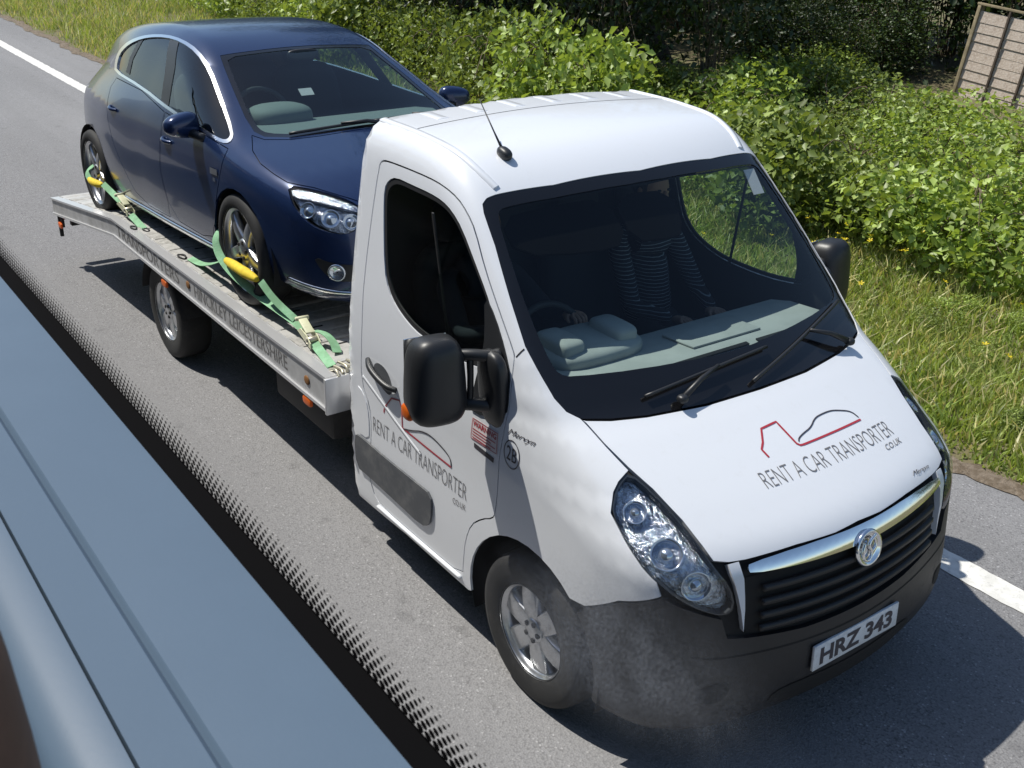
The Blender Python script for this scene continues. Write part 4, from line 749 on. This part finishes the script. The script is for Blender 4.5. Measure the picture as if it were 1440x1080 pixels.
# ================================================================ road, verge, bank
def sheet(name,xs,ys,zf,material,kind='structure'):
    V=[];F=[]; n=len(ys)
    for x in xs:
        for y in ys: V.append((x,y,zf(x,y)))
    for i in range(len(xs)-1):
        for j in range(n-1): F.append((i*n+j,(i+1)*n+j,(i+1)*n+j+1,i*n+j+1))
    return tag(mesh_obj(name,V,F,material,smooth=True),kind=kind)
def asphalt(name,base,light,grain):
    m=bpy.data.materials.new(name); m.use_nodes=True; N=m.node_tree.nodes; L=m.node_tree.links; b=N['Principled BSDF']; b.inputs['Roughness'].default_value=.82; b.inputs['Specular IOR Level'].default_value=.35
    tc=N.new('ShaderNodeTexCoord'); mp=N.new('ShaderNodeMapping'); mp.inputs['Scale'].default_value=(.25,1.,1.); L.new(tc.outputs['Object'],mp.inputs[0])
    def nz(s,d,src=None): n=N.new('ShaderNodeTexNoise'); n.inputs['Scale'].default_value=s; n.inputs['Detail'].default_value=d; L.new(src or tc.outputs['Object'],n.inputs['Vector']); return n.outputs[0]
    def mr(src,a,c,lo=0.,hi=1.): r=N.new('ShaderNodeMapRange'); r.inputs[1].default_value=a; r.inputs[2].default_value=c; r.inputs[3].default_value=lo; r.inputs[4].default_value=hi; L.new(src,r.inputs[0]); return r.outputs[0]
    def mx(f,a,c):
        x=N.new('ShaderNodeMix'); x.data_type='RGBA'; L.new(f,x.inputs[0])
        for i,q in ((6,a),(7,c)):
            if isinstance(q,tuple): x.inputs[i].default_value=(*q,1)
            else: L.new(q,x.inputs[i])
        return x.outputs[2]
    vo=N.new('ShaderNodeTexVoronoi'); vo.inputs['Scale'].default_value=grain; L.new(tc.outputs['Object'],vo.inputs['Vector'])
    sp=N.new('ShaderNodeSeparateColor'); L.new(vo.outputs['Color'],sp.inputs[0])
    c=mx(mr(sp.outputs[0],.0,1.2),tuple(q*.8+w*.2 for q,w in zip(base,light)),light)
    c=mx(mr(sp.outputs[1],.965,.99),c,tuple(min(1,q*1.45) for q in light))
    c=mx(mr(vo.outputs['Distance'],.55,.9,0,.7),c,tuple(q*.35 for q in base))
    c=mx(mr(nz(1.1,5,mp.outputs[0]),.40,.68,0,.35),c,tuple(q*.72 for q in light))
    c=mx(mr(nz(.35,3,mp.outputs[0]),.45,.65,0,.30),c,tuple(q*1.25 for q in light))
    st=N.new('ShaderNodeMapping'); st.inputs['Scale'].default_value=(.03,1.6,1.); L.new(tc.outputs['Object'],st.inputs[0])
    c=mx(mr(nz(1.6,4,st.outputs[0]),.42,.66,0,.38),c,tuple(q*.62 for q in light))
    c=mx(mr(nz(6.,6),.60,.72,0,.30),c,tuple(q*.5 for q in base))
    L.new(c,b.inputs['Base Color'])
    bn=N.new('ShaderNodeBump'); bn.inputs['Strength'].default_value=.35; bn.inputs['Distance'].default_value=.006; L.new(vo.outputs['Distance'],bn.inputs['Height']); L.new(bn.outputs[0],b.inputs['Normal'])
    return m
M['road']=asphalt('worn_asphalt',(.155,.153,.160),(.26,.257,.262),110.)
M['paint']=mat('white_road_paint',(.72,.71,.68),.7,noise=(9.,1.,(.60,.59,.56)),dirt=(22.,.53,(.26,.25,.245),.85),bump=(90.,.3,.004))
M['soil']=mat('verge_soil',(.15,.13,.065),.95,noise=[(1.2,1.,(.11,.14,.04)),(9.,1.,(.15,.12,.07))],bump=(30.,.6,.03))
M['field']=mat('far_grassland',(.11,.15,.045),.95,noise=(.4,1.,(.16,.17,.06)))
M['gravel']=mat('crumbled_edge',(.20,.16,.12),.95,noise=(25.,1.,(.12,.09,.06)),bump=(50.,.8,.02))
EDGE=2.43
hsh=lambda x,y:math.sin(x*1.7+math.sin(y*2.3)*1.3)*.5+math.sin(y*3.1+x*.6)*.5
sheet('road',[-400,-60,-30,-12,-4,4,12,60,400],[-40,-9,-3,0,1.3,1.7,EDGE],lambda x,y:0.,M['road'])
bank=lambda x,y:max(0,min(1,(y-4.2)/6.))*.55+(.03*hsh(x,y) if y>EDGE+.2 else 0)+(.02 if y>EDGE+.1 else -.012)
sheet('verge',list(np.arange(-46,14,.5)),[EDGE-.05,EDGE+.12]+list(np.arange(2.8,16,.4))+[20,40],bank,M['soil'])
sheet('far_ground',[-500,-46],[EDGE-.05,60,400],lambda x,y:0.0,M['field']); sheet('far_ground',[-46,14],[40,400],lambda x,y:.5,M['field']); sheet('far_ground',[14,400],[EDGE-.05,60,400],lambda x,y:0.0,M['field'])
# ragged broken tarmac edge and painted edge line
V=[];F=[]
xs=np.arange(-46,14,.08)
for x in xs:
    j=.05*math.sin(x*2.1)+.03*math.sin(x*7.3+1)+rng.normal(0,.018); V+=[(x,EDGE-.05+j*.8,.006),(x,EDGE+.04+j,.030),(x,EDGE+.12+j,.022)]
for i in range(len(xs)-1):
    for k in range(2): F.append((i*3+k,i*3+3+k,i*3+4+k,i*3+1+k))
tag(mesh_obj('kerb_edge',V,F,M['gravel'],smooth=True),kind='structure')
V=[];F=[]; xs=np.concatenate([np.arange(-120,-24,2.),np.arange(-24,6,.06),np.arange(6,80,2.)])
for x in xs: a,b=(rng.normal(0,.004),rng.normal(0,.004)); V+=[(x,1.40+a,.004),(x,1.585+b,.004)]
F=[(2*i,2*i+2,2*i+3,2*i+1) for i in range(len(xs)-1)]
tag(mesh_obj('edge_line',V,F,M['paint']),kind='structure')

# ================================================================ planting
def leafmat(name,c1,c2,tr=.35):
    m=mat(name,c1,.45,noise=(1.6,1.,c2),spec=.5,trans=(tr,(c1[0]*1.6+.03,c1[1]*1.5+.03,c1[2]*.9)))
    N=m.node_tree.nodes; L=m.node_tree.links; oi=N.new('ShaderNodeNewGeometry'); r=N.new('ShaderNodeMapRange'); r.inputs[3].default_value=.45; r.inputs[4].default_value=1.65; L.new(oi.outputs['Random Per Island'],r.inputs[0])
    b=N['Principled BSDF']; src=b.inputs['Base Color'].links[0].from_socket; mm=N.new('ShaderNodeMix'); mm.data_type='RGBA'; mm.blend_type='MULTIPLY'; mm.inputs[0].default_value=1.; L.new(src,mm.inputs[6]); L.new(r.outputs[0],mm.inputs[7]); L.new(mm.outputs[2],b.inputs['Base Color']); return m
M['bramble']=leafmat('bramble_leaf',(.15,.205,.045),(.26,.32,.085)); M['bramble2']=leafmat('bright_young_leaf',(.24,.33,.065),(.34,.42,.12))
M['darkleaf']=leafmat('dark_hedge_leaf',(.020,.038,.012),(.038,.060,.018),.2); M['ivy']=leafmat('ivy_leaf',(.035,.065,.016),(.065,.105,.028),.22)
M['grass']=leafmat('grass_blade',(.23,.31,.07),(.34,.38,.12),.4); M['drygrass']=leafmat('dry_grass_blade',(.55,.49,.26),(.40,.38,.16),.3)
M['bark']=mat('tree_bark',(.055,.045,.035),.95,noise=(14.,1.,(.095,.08,.065)),bump=(25.,.9,.03)); M['twig']=mat('dry_twig',(.16,.12,.085),.9)
M['petal']=mat('yellow_petal',(.80,.62,.02),.5,trans=(.3,(.8,.6,.02))); M['wpetal']=mat('white_petal',(.75,.73,.72),.6)
def leaves(C,size,tilt_up=.5,fold=.25,aspect=.62,jit=.35):
    """leaf-sized folded blades (two quads, pointed) at points C; returns V,F arrays"""
    n=len(C); nrm=rng.normal(size=(n,3)); nrm[:,2]=np.abs(nrm[:,2])+tilt_up; nrm/=np.linalg.norm(nrm,axis=1)[:,None]
    a=rng.normal(size=(n,3)); a-=nrm*(a*nrm).sum(1)[:,None]; a/=np.linalg.norm(a,axis=1)[:,None]; b=np.cross(nrm,a); L_=size*(1+jit*rng.normal(size=n)).clip(.5,1.8)[:,None]; W=L_*aspect*.5
    base=C-a*L_*.5; tip=C+a*L_*.5-nrm*L_*.12; m=C-a*L_*.08
    l=m+b*W+nrm*W*fold; r=m-b*W+nrm*W*fold
    V=np.stack([base,l,tip,r],1).reshape(-1,3); i=np.arange(n)*4; F=np.concatenate([np.stack([i,i+1,i+2],1),np.stack([i,i+2,i+3],1)]); return V,F
def blob(n,rad,h,lump=7,core=.55):
    """points in an uneven mound made of clumps, denser towards the outside"""
    ce=[]; 
    for _ in range(lump): a=rng.uniform(0,2*math.pi); q=rng.uniform(.15,.8); ce.append((rad*q*math.cos(a),rad*q*math.sin(a),h*rng.uniform(.25,.72),rad*rng.uniform(.35,.6),h*rng.uniform(.28,.42)))
    ce.append((0,0,h*.3,rad*.95,h*.38)); P=[]
    k=rng.integers(0,len(ce),n); d=rng.normal(size=(n,3)); d/=np.linalg.norm(d,axis=1)[:,None]; rr=core+(1-core)*rng.uniform(size=n)**.6; rr*=1+.10*rng.normal(size=n); ce=np.array(ce)
    P=ce[k,:3]+d*rr[:,None]*np.stack([ce[k,3],ce[k,3],ce[k,4]],1); P[:,2]=np.where(P[:,2]<.02,rng.uniform(.02,.3,n),P[:,2]); return P
def fast_mesh(name,V,F,material):
    me=bpy.data.meshes.new(name); me.vertices.add(len(V)); me.vertices.foreach_set('co',np.asarray(V,np.float32).ravel()); me.loops.add(F.size); me.loops.foreach_set('vertex_index',F.astype(np.int32).ravel())
    me.polygons.add(len(F)); me.polygons.foreach_set('loop_start',np.arange(0,F.size,F.shape[1],dtype=np.int32)); me.polygons.foreach_set('loop_total',np.full(len(F),F.shape[1],np.int32)); me.materials.append(material); me.update(calc_edges=True); me.validate(); return me
def stems_mesh(name,n,rad,h,m):
    V=[];F=[]
    for _ in range(n):
        a=rng.uniform(0,2*math.pi); q=rad*rng.uniform(.3,1.05); z=h*rng.uniform(.5,1.1); p=chaikin([(rng.normal(0,.1),rng.normal(0,.1),-.05),(q*.4*math.cos(a),q*.4*math.sin(a),z),(q*math.cos(a+.2),q*math.sin(a+.2),z*.55)],2,False); v,f=tube_mesh(p,np.linspace(.010,.003,len(p)),4,False); F+=[tuple(i+len(V) for i in k) for k in f]; V+=list(v)
    return fast_mesh(name,np.array(V),np.array(F),m)
SH=[]
for k in range(5):
    P=blob(3400,1.05,1.15,lump=8); V,F=leaves(P,(.055,.075,.095,.065,.085)[k],.18); SH.append((fast_mesh('foliage',V,F,M['bramble'] if k<3 else M['bramble2']),stems_mesh('stem',14,1.0,1.0,M['twig'])))
HD=[]
for k in range(3):
    P=blob(4200,1.5,3.4,lump=11,core=.5); V,F=leaves(P,.085,.2); HD.append((fast_mesh('foliage',V,F,M['darkleaf'] if k<2 else M['ivy']),stems_mesh('stem',26,1.3,2.9,M['twig'])))
def plant(kind,name,x,y,s,sz,rz,label,cat,group):
    e=tag(empty(name,(x,y,bank(x,y)-.03),(0,0,rz)),label,cat,group); e.scale=(s,s,s*sz)
    for me,nm in zip(kind,('foliage','stem')): o=bpy.data.objects.new(nm,me); link(o,e)
    return e
for i in range(43):                       # low brambles on the bank beside the verge, towards the fence
    x=-7.5+(i%10)*1.05+rng.uniform(-.3,.3); y=5.55+(i//10)*1.38+rng.uniform(-.25,.25)+.10*max(0,x+1)-(.35 if i>=30 and x>-6.4 else 0)
    if i>=30 and x>-7.0: continue
    k_=rng.integers(0,5); plant(SH[k_],'bramble_bush',x,y,rng.uniform(.72,1.0),rng.uniform(.72,.98),rng.uniform(0,6.28),('mid green' if k_<3 else 'bright yellow-green')+' bramble mound on the sunny bank below the leaning fence panel','bush',('mid green' if k_<3 else 'bright')+' brambles on the bank below the fence')
for i in range(26):                       # taller brambles under the trees, further back along the verge
    x=-8.4-(i//2)*1.15+rng.uniform(-.35,.35); y=5.9+(i%2)*1.1+rng.uniform(-.3,.3)+.07*max(0,-x-9)
    if x>-13.5 and i%2: continue
    k_=rng.integers(0,5); plant(SH[k_],'bramble_bush',x,y,rng.uniform(.85,1.25),rng.uniform(.85,1.2),rng.uniform(0,6.28),('mid green' if k_<3 else 'bright yellow-green')+' tangled bramble bush at the foot of the dark trees along the verge','bush',('mid green' if k_<3 else 'bright')+' brambles under the roadside trees')
for i in range(22):
    x=-4.0-i*1.25+rng.uniform(-.4,.4); y=(7.35 if x>-14 else 8.2)+rng.uniform(-.3,.4)+.06*max(0,-x-14)+(5.2 if x>-7.6 else 0)
    plant(HD[i%3],'thicket_shrub',x,y,rng.uniform(.95,1.25),rng.uniform(1.0,1.35),rng.uniform(0,6.28),'dark dense shrub in the shaded thicket behind the brambles','shrub','dark thicket behind the brambles')
for i in range(23):
    x=3.-i*1.35+rng.uniform(-.4,.4); y=12.4+rng.uniform(-.4,.4)+(.9 if x>-7.5 else 0)
    plant(HD[(i+1)%3],'thicket_shrub',x,y,rng.uniform(.95,1.25),rng.uniform(.9,1.2),rng.uniform(0,6.28),'shaded shrub standing between the thicket and the tall woodland shrubs','shrub','shaded shrubs between thicket and woodland')
for i in range(28):
    x=5.5-i*1.5+rng.uniform(-.4,.4); y=14.6+rng.uniform(-.5,.6)
    plant(HD[i%3],'woodland_shrub',x,y,rng.uniform(1.35,1.65),rng.uniform(.95,1.2),rng.uniform(0,6.28),'tall dark woodland shrub closing the view behind the trees','shrub','woodland shrubs behind the trees')
for i in range(34):                       # broad-leaved weeds in the verge
    x=rng.uniform(-6.5,1.8); y=rng.uniform(2.85,5.1)
    plant(SH[rng.integers(0,5)],'verge_weed',x,y,rng.uniform(.10,.24),rng.uniform(.5,.9),rng.uniform(0,6.28),'low broad-leaved weed growing in the verge grass','weed','weeds in the verge grass')
for i in range(12):                       # low dark growth under the trees beside the fence
    x=-9.2+(i%6)*.36+rng.uniform(-.15,.15); y=10.3+(i//6)*1.0+rng.uniform(-.2,.2)
    if x>-6.2: y=12.3+rng.uniform(0,.6)
    plant(HD[i%3],'thicket_shrub',x,y,rng.uniform(.45,.6),rng.uniform(.55,.8),rng.uniform(0,6.28),'low dark shrub in the shade beside the leaning fence panel','shrub','low shrubs beside the fence')
# trees: trunk with limbs, crown of leaf clumps
rng=np.random.default_rng(23)
def tree(x,y,h,lean,cr,label,leafm,bark,n=9000,low=.35):
    e=tag(empty('roadside_tree',(x,y,bank(x,y)-.05)),label,'tree'); V=[];F=[]
    def limb(a,b,r0,r1,k=5):
        mid=(np.array(a)+np.array(b))/2+rng.normal(0,.12,3); p=chaikin([a,mid,b],2,False); v,f=tube_mesh(p,np.linspace(r0,r1,len(p)),k+3,False); F.extend([tuple(i+len(V) for i in q) for q in f]); V.extend(list(v)); return p[-1]
    top=np.array((lean[0],lean[1],h*.8)); limb((0,0,0),top,.19,.07); ce=[]
    for _ in range(11):
        t=rng.uniform(low,1.); o=top*t; a=rng.uniform(0,6.28); q=cr*rng.uniform(.5,1.); tip=o+np.array((q*math.cos(a),q*math.sin(a),rng.uniform(.1,.9))); limb(o,tip,.06,.018); ce.append((*tip,cr*rng.uniform(.35,.55)))
    ce=np.array(ce); k=rng.integers(0,len(ce),n); d=rng.normal(size=(n,3)); d/=np.linalg.norm(d,axis=1)[:,None]; P=ce[k,:3]+d*(ce[k,3]*rng.uniform(.25,1.05,n)**.7)[:,None]*np.array((1,1,.75))
    mesh_obj('trunk',V,F,bark,e,smooth=True); v,f=leaves(P,.10,.3); link(bpy.data.objects.new('crown',fast_mesh('crown',v,f,leafm)),e)
tree(-9.0,12.3,7.5,(-.6,1.2),1.7,'dark trunked tree standing between the brambles and the fence panel',M['darkleaf'],M['bark'],8000,.65)
tree(-10.6,9.6,8.,(-1.8,-2.4),2.9,'leafy tree leaning out over the brambles beside the dark gap',M['ivy'],M['bark'],15000,.55)  # this and the next two lean out so unseen crowns shade the brambles
tree(-14.2,10.0,8.,(-.9,-2.),2.9,'broad dark tree in the middle of the roadside row',M['darkleaf'],M['bark'],14000,.40)
tree(-18.4,10.8,8.,(-.5,-1.5),2.9,'ivy green tree next to the far end of the row',M['ivy'],M['bark'],12000,.30)
tree(-23.5,11.5,8.,(0,-.8),2.9,'dark tree at the far end of the row where the verge widens',M['darkleaf'],M['bark'],10000,.25)
tree(-3.6,13.8,7.,(-.2,-.2),2.3,'dark tree rising behind the leaning fence panel',M['darkleaf'],M['bark'],8000,.45)
# fence panel: horizontal boards between frame and battens, leaning back
M['board']=mat('weathered_board',(.52,.43,.36),.85,noise=[(6.,1.,(.40,.32,.26)),(40.,1.,(.58,.50,.43))],bump=(40.,.5,.01)); M['battend']=mat('dark_fence_batten',(.10,.075,.055),.9,noise=(12.,1.,(.06,.045,.035))); M['batten']=mat('fence_batten',(.33,.27,.17),.85,noise=(12.,1.,(.22,.18,.11)))
fp=tag(empty('fence_panel',(-6.02,10.8,.16),(math.radians(-5),math.radians(4),math.radians(-4))),'pale weathered wooden fence panel leaning at the top of the bank','fence')
bmv=[]
bmb=bmesh.new(); add_box(bmb,(0,0,0),(1.86,.012,.150)); bmb_me=bpy.data.meshes.new('board'); bmesh.ops.bevel(bmb,geom=bmb.edges[:],offset=.004,segments=1,affect='EDGES'); bmb.to_mesh(bmb_me); bmb.free(); bmb_me.materials.append(M['board'])
for k in range(12):
    o=bpy.data.objects.new('board',bmb_me); link(o,fp); o.location=(.95+rng.normal(0,.004),rng.normal(0,.003),.10+k*.125); o.rotation_euler=(math.radians(-4),rng.normal(0,.004),0)
for x in (.02,.50,.95,1.40,1.88): box('batten',(x,-.030,.80),(.03 if x not in (.02,1.88) else .05,.025,1.62),M['battend'] if x not in (.02,1.88) else M['batten'],fp,bevel=.003)
for x in (.02,1.88): box('frame_post',(x,.03,.78),(.06,.05,1.70),M['batten'],fp,bevel=.004)
box('top_rail',(.95,-.005,1.63),(1.95,.07,.03),M['batten'],fp,bevel=.004)
# grass: blades on the verge; flowers
def grass(name,n,xr,yr,h,m,label):
    X=rng.uniform(*xr,n); Y=rng.uniform(*yr,n); keep=(np.sin(X*1.9+np.sin(Y*1.3)*2)+np.sin(Y*2.7+X)*.8+rng.normal(0,.9,n))>-1.0; X,Y=X[keep],Y[keep]; n=len(X)
    Z=np.array([bank(x,y) for x,y in zip(X,Y)])-.01; a=rng.uniform(0,6.28,n); H=h*rng.uniform(.45,1.25,n)*np.clip((Y-yr[0])/.5+.4,.4,1); w=.007+.004*rng.uniform(size=n); ln=rng.normal(0,.45,(n,2))*H[:,None]
    c,s=np.cos(a)*w,np.sin(a)*w; B=np.stack([X,Y,Z],1)
    V=np.stack([B+np.stack([c,s,0*c],1),B-np.stack([c,s,0*c],1),B+np.stack([ln[:,0]*.35-c*.7,ln[:,1]*.35-s*.7,H*.6],1),B+np.stack([ln[:,0]*.35+c*.7,ln[:,1]*.35+s*.7,H*.6],1),B+np.stack([ln[:,0],ln[:,1],H],1)],1).reshape(-1,3); i=np.arange(n)*5
    F=np.concatenate([np.stack([i,i+1,i+2],1),np.stack([i,i+2,i+3],1),np.stack([i+3,i+2,i+4],1)]); return tag(link(bpy.data.objects.new(name,fast_mesh(name,V,F,m))),label,'grass',kind='stuff')
grass('verge_grass',90000,(-7,3.2),(EDGE+.06,6.6),.115,M['grass'],'green grass growing along the roadside verge'); grass('dry_grass',14000,(-7,3.2),(EDGE+.08,6.2),.15,M['drygrass'],'straw coloured dry grass among the verge grass')
grass('distant_grass',42000,(-34,-7),(EDGE+.12,9.),.20,M['grass'],'grass on the verge further back along the road'); grass('distant_dry_grass',9000,(-34,-7),(EDGE+.08,6.),.22,M['drygrass'],'straw coloured grass further back along the road')
P=blob(700,.5,.6,3); 
def flower_mesh(name,m,r):
    V=[(0,0,0)];F=[]
    for k in range(5):
        a=2*math.pi*k/5; b=len(V); V+=[(r*.55*math.cos(a-.45),r*.55*math.sin(a-.45),r*.25),(r*math.cos(a-.22),r*math.sin(a-.22),r*.42),(r*math.cos(a+.22),r*math.sin(a+.22),r*.42),(r*.55*math.cos(a+.45),r*.55*math.sin(a+.45),r*.25)]; F.append((0,b,b+1,b+2,b+3))
    me=bpy.data.meshes.new(name); me.from_pydata(V,[],F); me.materials.append(m); return me
fm=flower_mesh('flower_head',M['petal'],.026); v,f=tube_mesh([(0,0,-.30),(.01,0,-.15),(0,0,0)],.0025,4,False); sm_=fast_mesh('flower_stalk',np.array(v),np.array(f),M['grass'])
for k in range(46):
    if k<16: x,y=-2.75+rng.normal(0,.35),4.75+rng.normal(0,.28)
    else: x,y=rng.uniform(-5,1.2),rng.uniform(3.3,5.8)
    e=tag(empty('yellow_flower',(x,y,bank(x,y)+rng.uniform(.22,.40)),(rng.uniform(-.5,.5),rng.uniform(-.5,.5),rng.uniform(0,6.28))),'small yellow flower among the verge grass','flower','yellow wildflowers on the verge')
    link(bpy.data.objects.new('flower_head',fm),e); link(bpy.data.objects.new('flower_stalk',sm_),e)

# ================================================================ the coach the picture is taken from: window ledge, pane, dotted band, outer side and roof
coach=tag(empty('coach',(0,-2.95,0)),'blue-grey coach window ledge and dark window edge beside the road','coach')
M['ledge']=mat('blue_grey_ledge',(.076,.118,.170),.5,bump=(220.,.05,.002),noise=(3.,1.,(.070,.110,.160))); M['coachside']=mat('dark_coach_side',(.03,.035,.045),.3,coat=.6); M['brown']=mat('plain_brown',(.20,.105,.07),.8,noise=(20.,1.,(.15,.08,.055)))
x0,x1=-9.,4.2
def strip(name,prof,m,bev=.002):
    bm=bmesh.new(); A=[bm.verts.new((x0,q[0]+2.95,q[1])) for q in prof]; B=[bm.verts.new((x1,q[0]+2.95,q[1])) for q in prof]; n=len(prof)
    for i in range(n): bm.faces.new((A[i],A[(i+1)%n],B[(i+1)%n],B[i]))
    bm.faces.new(A[::-1]); bm.faces.new(B); return bm_obj(name,bm,m,coach,bevel=bev)
strip('window_ledge',[(-2.974,2.728),(-3.066,2.732),(-3.070,2.727),(-3.074,2.732),(-3.113,2.735),(-3.113,2.60),(-2.974,2.60)],M['ledge'],.0012)
strip('ledge_edge',[(-3.1155,2.735),(-3.135,2.735),(-3.152,2.727),(-3.162,2.710),(-3.166,2.60),(-3.1155,2.60)],M['ledge'],.003)
strip('window_gasket',[(-2.951,2.722),(-2.972,2.716),(-2.972,2.60),(-2.951,2.60)],M['matte'],.002)
M['pane']=bpy.data.materials.new('clear_pane'); M['pane'].use_nodes=True; _n=M['pane'].node_tree.nodes; _n.remove(_n['Principled BSDF']); _t=_n.new('ShaderNodeBsdfTransparent'); _t.inputs[0].default_value=(.96,.975,.97,1); M['pane'].node_tree.links.new(_t.outputs[0],_n['Material Output'].inputs[0])
mesh_obj('window_pane',[(x0,0,2.60),(x1,0,2.60),(x1,0,3.72),(x0,0,3.72)],[(0,1,2,3)],M['pane'],coach)
V=[];F=[]; pit=.0098
for r in range(6):
    rad=(.0046,.0042,.0037,.0031,.0024,.0015)[r]; z=2.7270+r*.0056
    for k in range(int(2.2/pit)):
        x=.95+(k+.5*(r%2))*pit; b=len(V)
        for q in range(8): a=math.pi*q/4; V.append((x+rad*math.cos(a),-.0012,z+rad*.72*math.sin(a)))
        F.append(tuple(range(b,b+8)))
tag(mesh_obj('dotted_band',V,F,M['matte'],coach),kind='stuff')
mesh_obj('band_edge',[(x0,-.0014,2.60),(x1,-.0014,2.60),(x1,-.0014,2.7245),(x0,-.0014,2.7245)],[(0,1,2,3)],M['matte'],coach)
box('outer_side',(-4.9,.035,1.52),(17.,.05,2.12),M['coachside'],coach,bevel=.02); box('roof',(-3.4,-1.65,3.80),(15.6,1.7,.10),M['coachside'],coach,bevel=.03); box('floor',(-3.4,-1.2,1.9),(15.6,2.4,.08),M['blackgap'],coach)  # unseen shell: side lengthened for dark reflections, roof narrowed to let sun in
for xx in (-9.05,-5.4,-1.9,4.25): box('window_pillar',(xx,-.02,3.2),(.10,.06,1.15),M['blackgap'],coach)
box('far_side',(-3.4,-2.4,2.2),(15.6,.06,1.4),M['coachside'],coach)
st_=tag(empty('brown_shape',(2.43,-3.20,2.2)),'brown rounded stand-in shape below the coach window ledge','seat')  # seat form is made up; stands in for a blurred brown finger-like shape
rounded('brown_body',(-.01,-.005,.42),(.16,.055,.80),M['brown'],st_,p=3,n=28,rot=Matrix.Rotation(.20,3,'Y'))
# smear of dried spray on the glass: a soft-edged film on the pane
n=48; cx_,cz_,tl=2.600,2.907,math.atan2(.30,1.)
V=[(cx_,-.002,cz_)]+[(cx_+.130*math.cos(a_)*math.cos(tl)-.060*math.sin(a_)*math.sin(tl),-.002,cz_+.130*math.cos(a_)*math.sin(tl)+.060*math.sin(a_)*math.cos(tl)) for a_ in np.linspace(0,2*math.pi,n+1)[:-1]]; F=[(0,1+i,1+(i+1)%n) for i in range(n)]
m=bpy.data.materials.new('dried_spray'); m.use_nodes=True; N=m.node_tree.nodes; L=m.node_tree.links; N.remove(N['Principled BSDF']); M['spray']=m
t_=N.new('ShaderNodeBsdfTransparent'); d_=N.new('ShaderNodeBsdfDiffuse'); d_.inputs[0].default_value=(.25,.265,.30,1); ms=N.new('ShaderNodeMixShader')
tc=N.new('ShaderNodeTexCoord'); s1=N.new('ShaderNodeVectorMath'); s1.operation='SUBTRACT'; s1.inputs[1].default_value=(cx_,0,cz_); L.new(tc.outputs['Object'],s1.inputs[0])
mp=N.new('ShaderNodeMapping'); mp.vector_type='POINT'; mp.inputs['Rotation'].default_value=(0,tl,0); L.new(s1.outputs[0],mp.inputs[0])
s2=N.new('ShaderNodeVectorMath'); s2.operation='MULTIPLY'; s2.inputs[1].default_value=(1/.130,0,1/.060); L.new(mp.outputs[0],s2.inputs[0])
ln=N.new('ShaderNodeVectorMath'); ln.operation='LENGTH'; L.new(s2.outputs[0],ln.inputs[0])
fo=N.new('ShaderNodeMapRange'); fo.interpolation_type='SMOOTHERSTEP'; fo.inputs[1].default_value=1.; fo.inputs[2].default_value=.05; L.new(ln.outputs['Value'],fo.inputs[0])
n1=N.new('ShaderNodeTexNoise'); n1.inputs['Scale'].default_value=900.; n1.inputs['Detail'].default_value=3.; L.new(tc.outputs['Object'],n1.inputs['Vector'])
n2=N.new('ShaderNodeTexNoise'); n2.inputs['Scale'].default_value=38.; n2.inputs['Detail'].default_value=4.; L.new(tc.outputs['Object'],n2.inputs['Vector'])
r1=N.new('ShaderNodeMapRange'); r1.inputs[1].default_value=.35; r1.inputs[2].default_value=.7; r1.inputs[3].default_value=.20; r1.inputs[4].default_value=.80; L.new(n1.outputs[0],r1.inputs[0])
r2=N.new('ShaderNodeMapRange'); r2.inputs[1].default_value=.3; r2.inputs[2].default_value=.65; r2.inputs[3].default_value=.45; r2.inputs[4].default_value=1.; L.new(n2.outputs[0],r2.inputs[0])
k1=N.new('ShaderNodeMath'); k1.operation='MULTIPLY'; L.new(r1.outputs[0],k1.inputs[0]); L.new(r2.outputs[0],k1.inputs[1])
k2=N.new('ShaderNodeMath'); k2.operation='MULTIPLY'; L.new(k1.outputs[0],k2.inputs[0]); L.new(fo.outputs[0],k2.inputs[1])
L.new(k2.outputs[0],ms.inputs[0]); L.new(t_.outputs[0],ms.inputs[1]); L.new(d_.outputs[0],ms.inputs[2]); L.new(ms.outputs[0],N['Material Output'].inputs[0])
tag(mesh_obj('dried_spray',V,F,M['spray'],coach),kind='stuff')
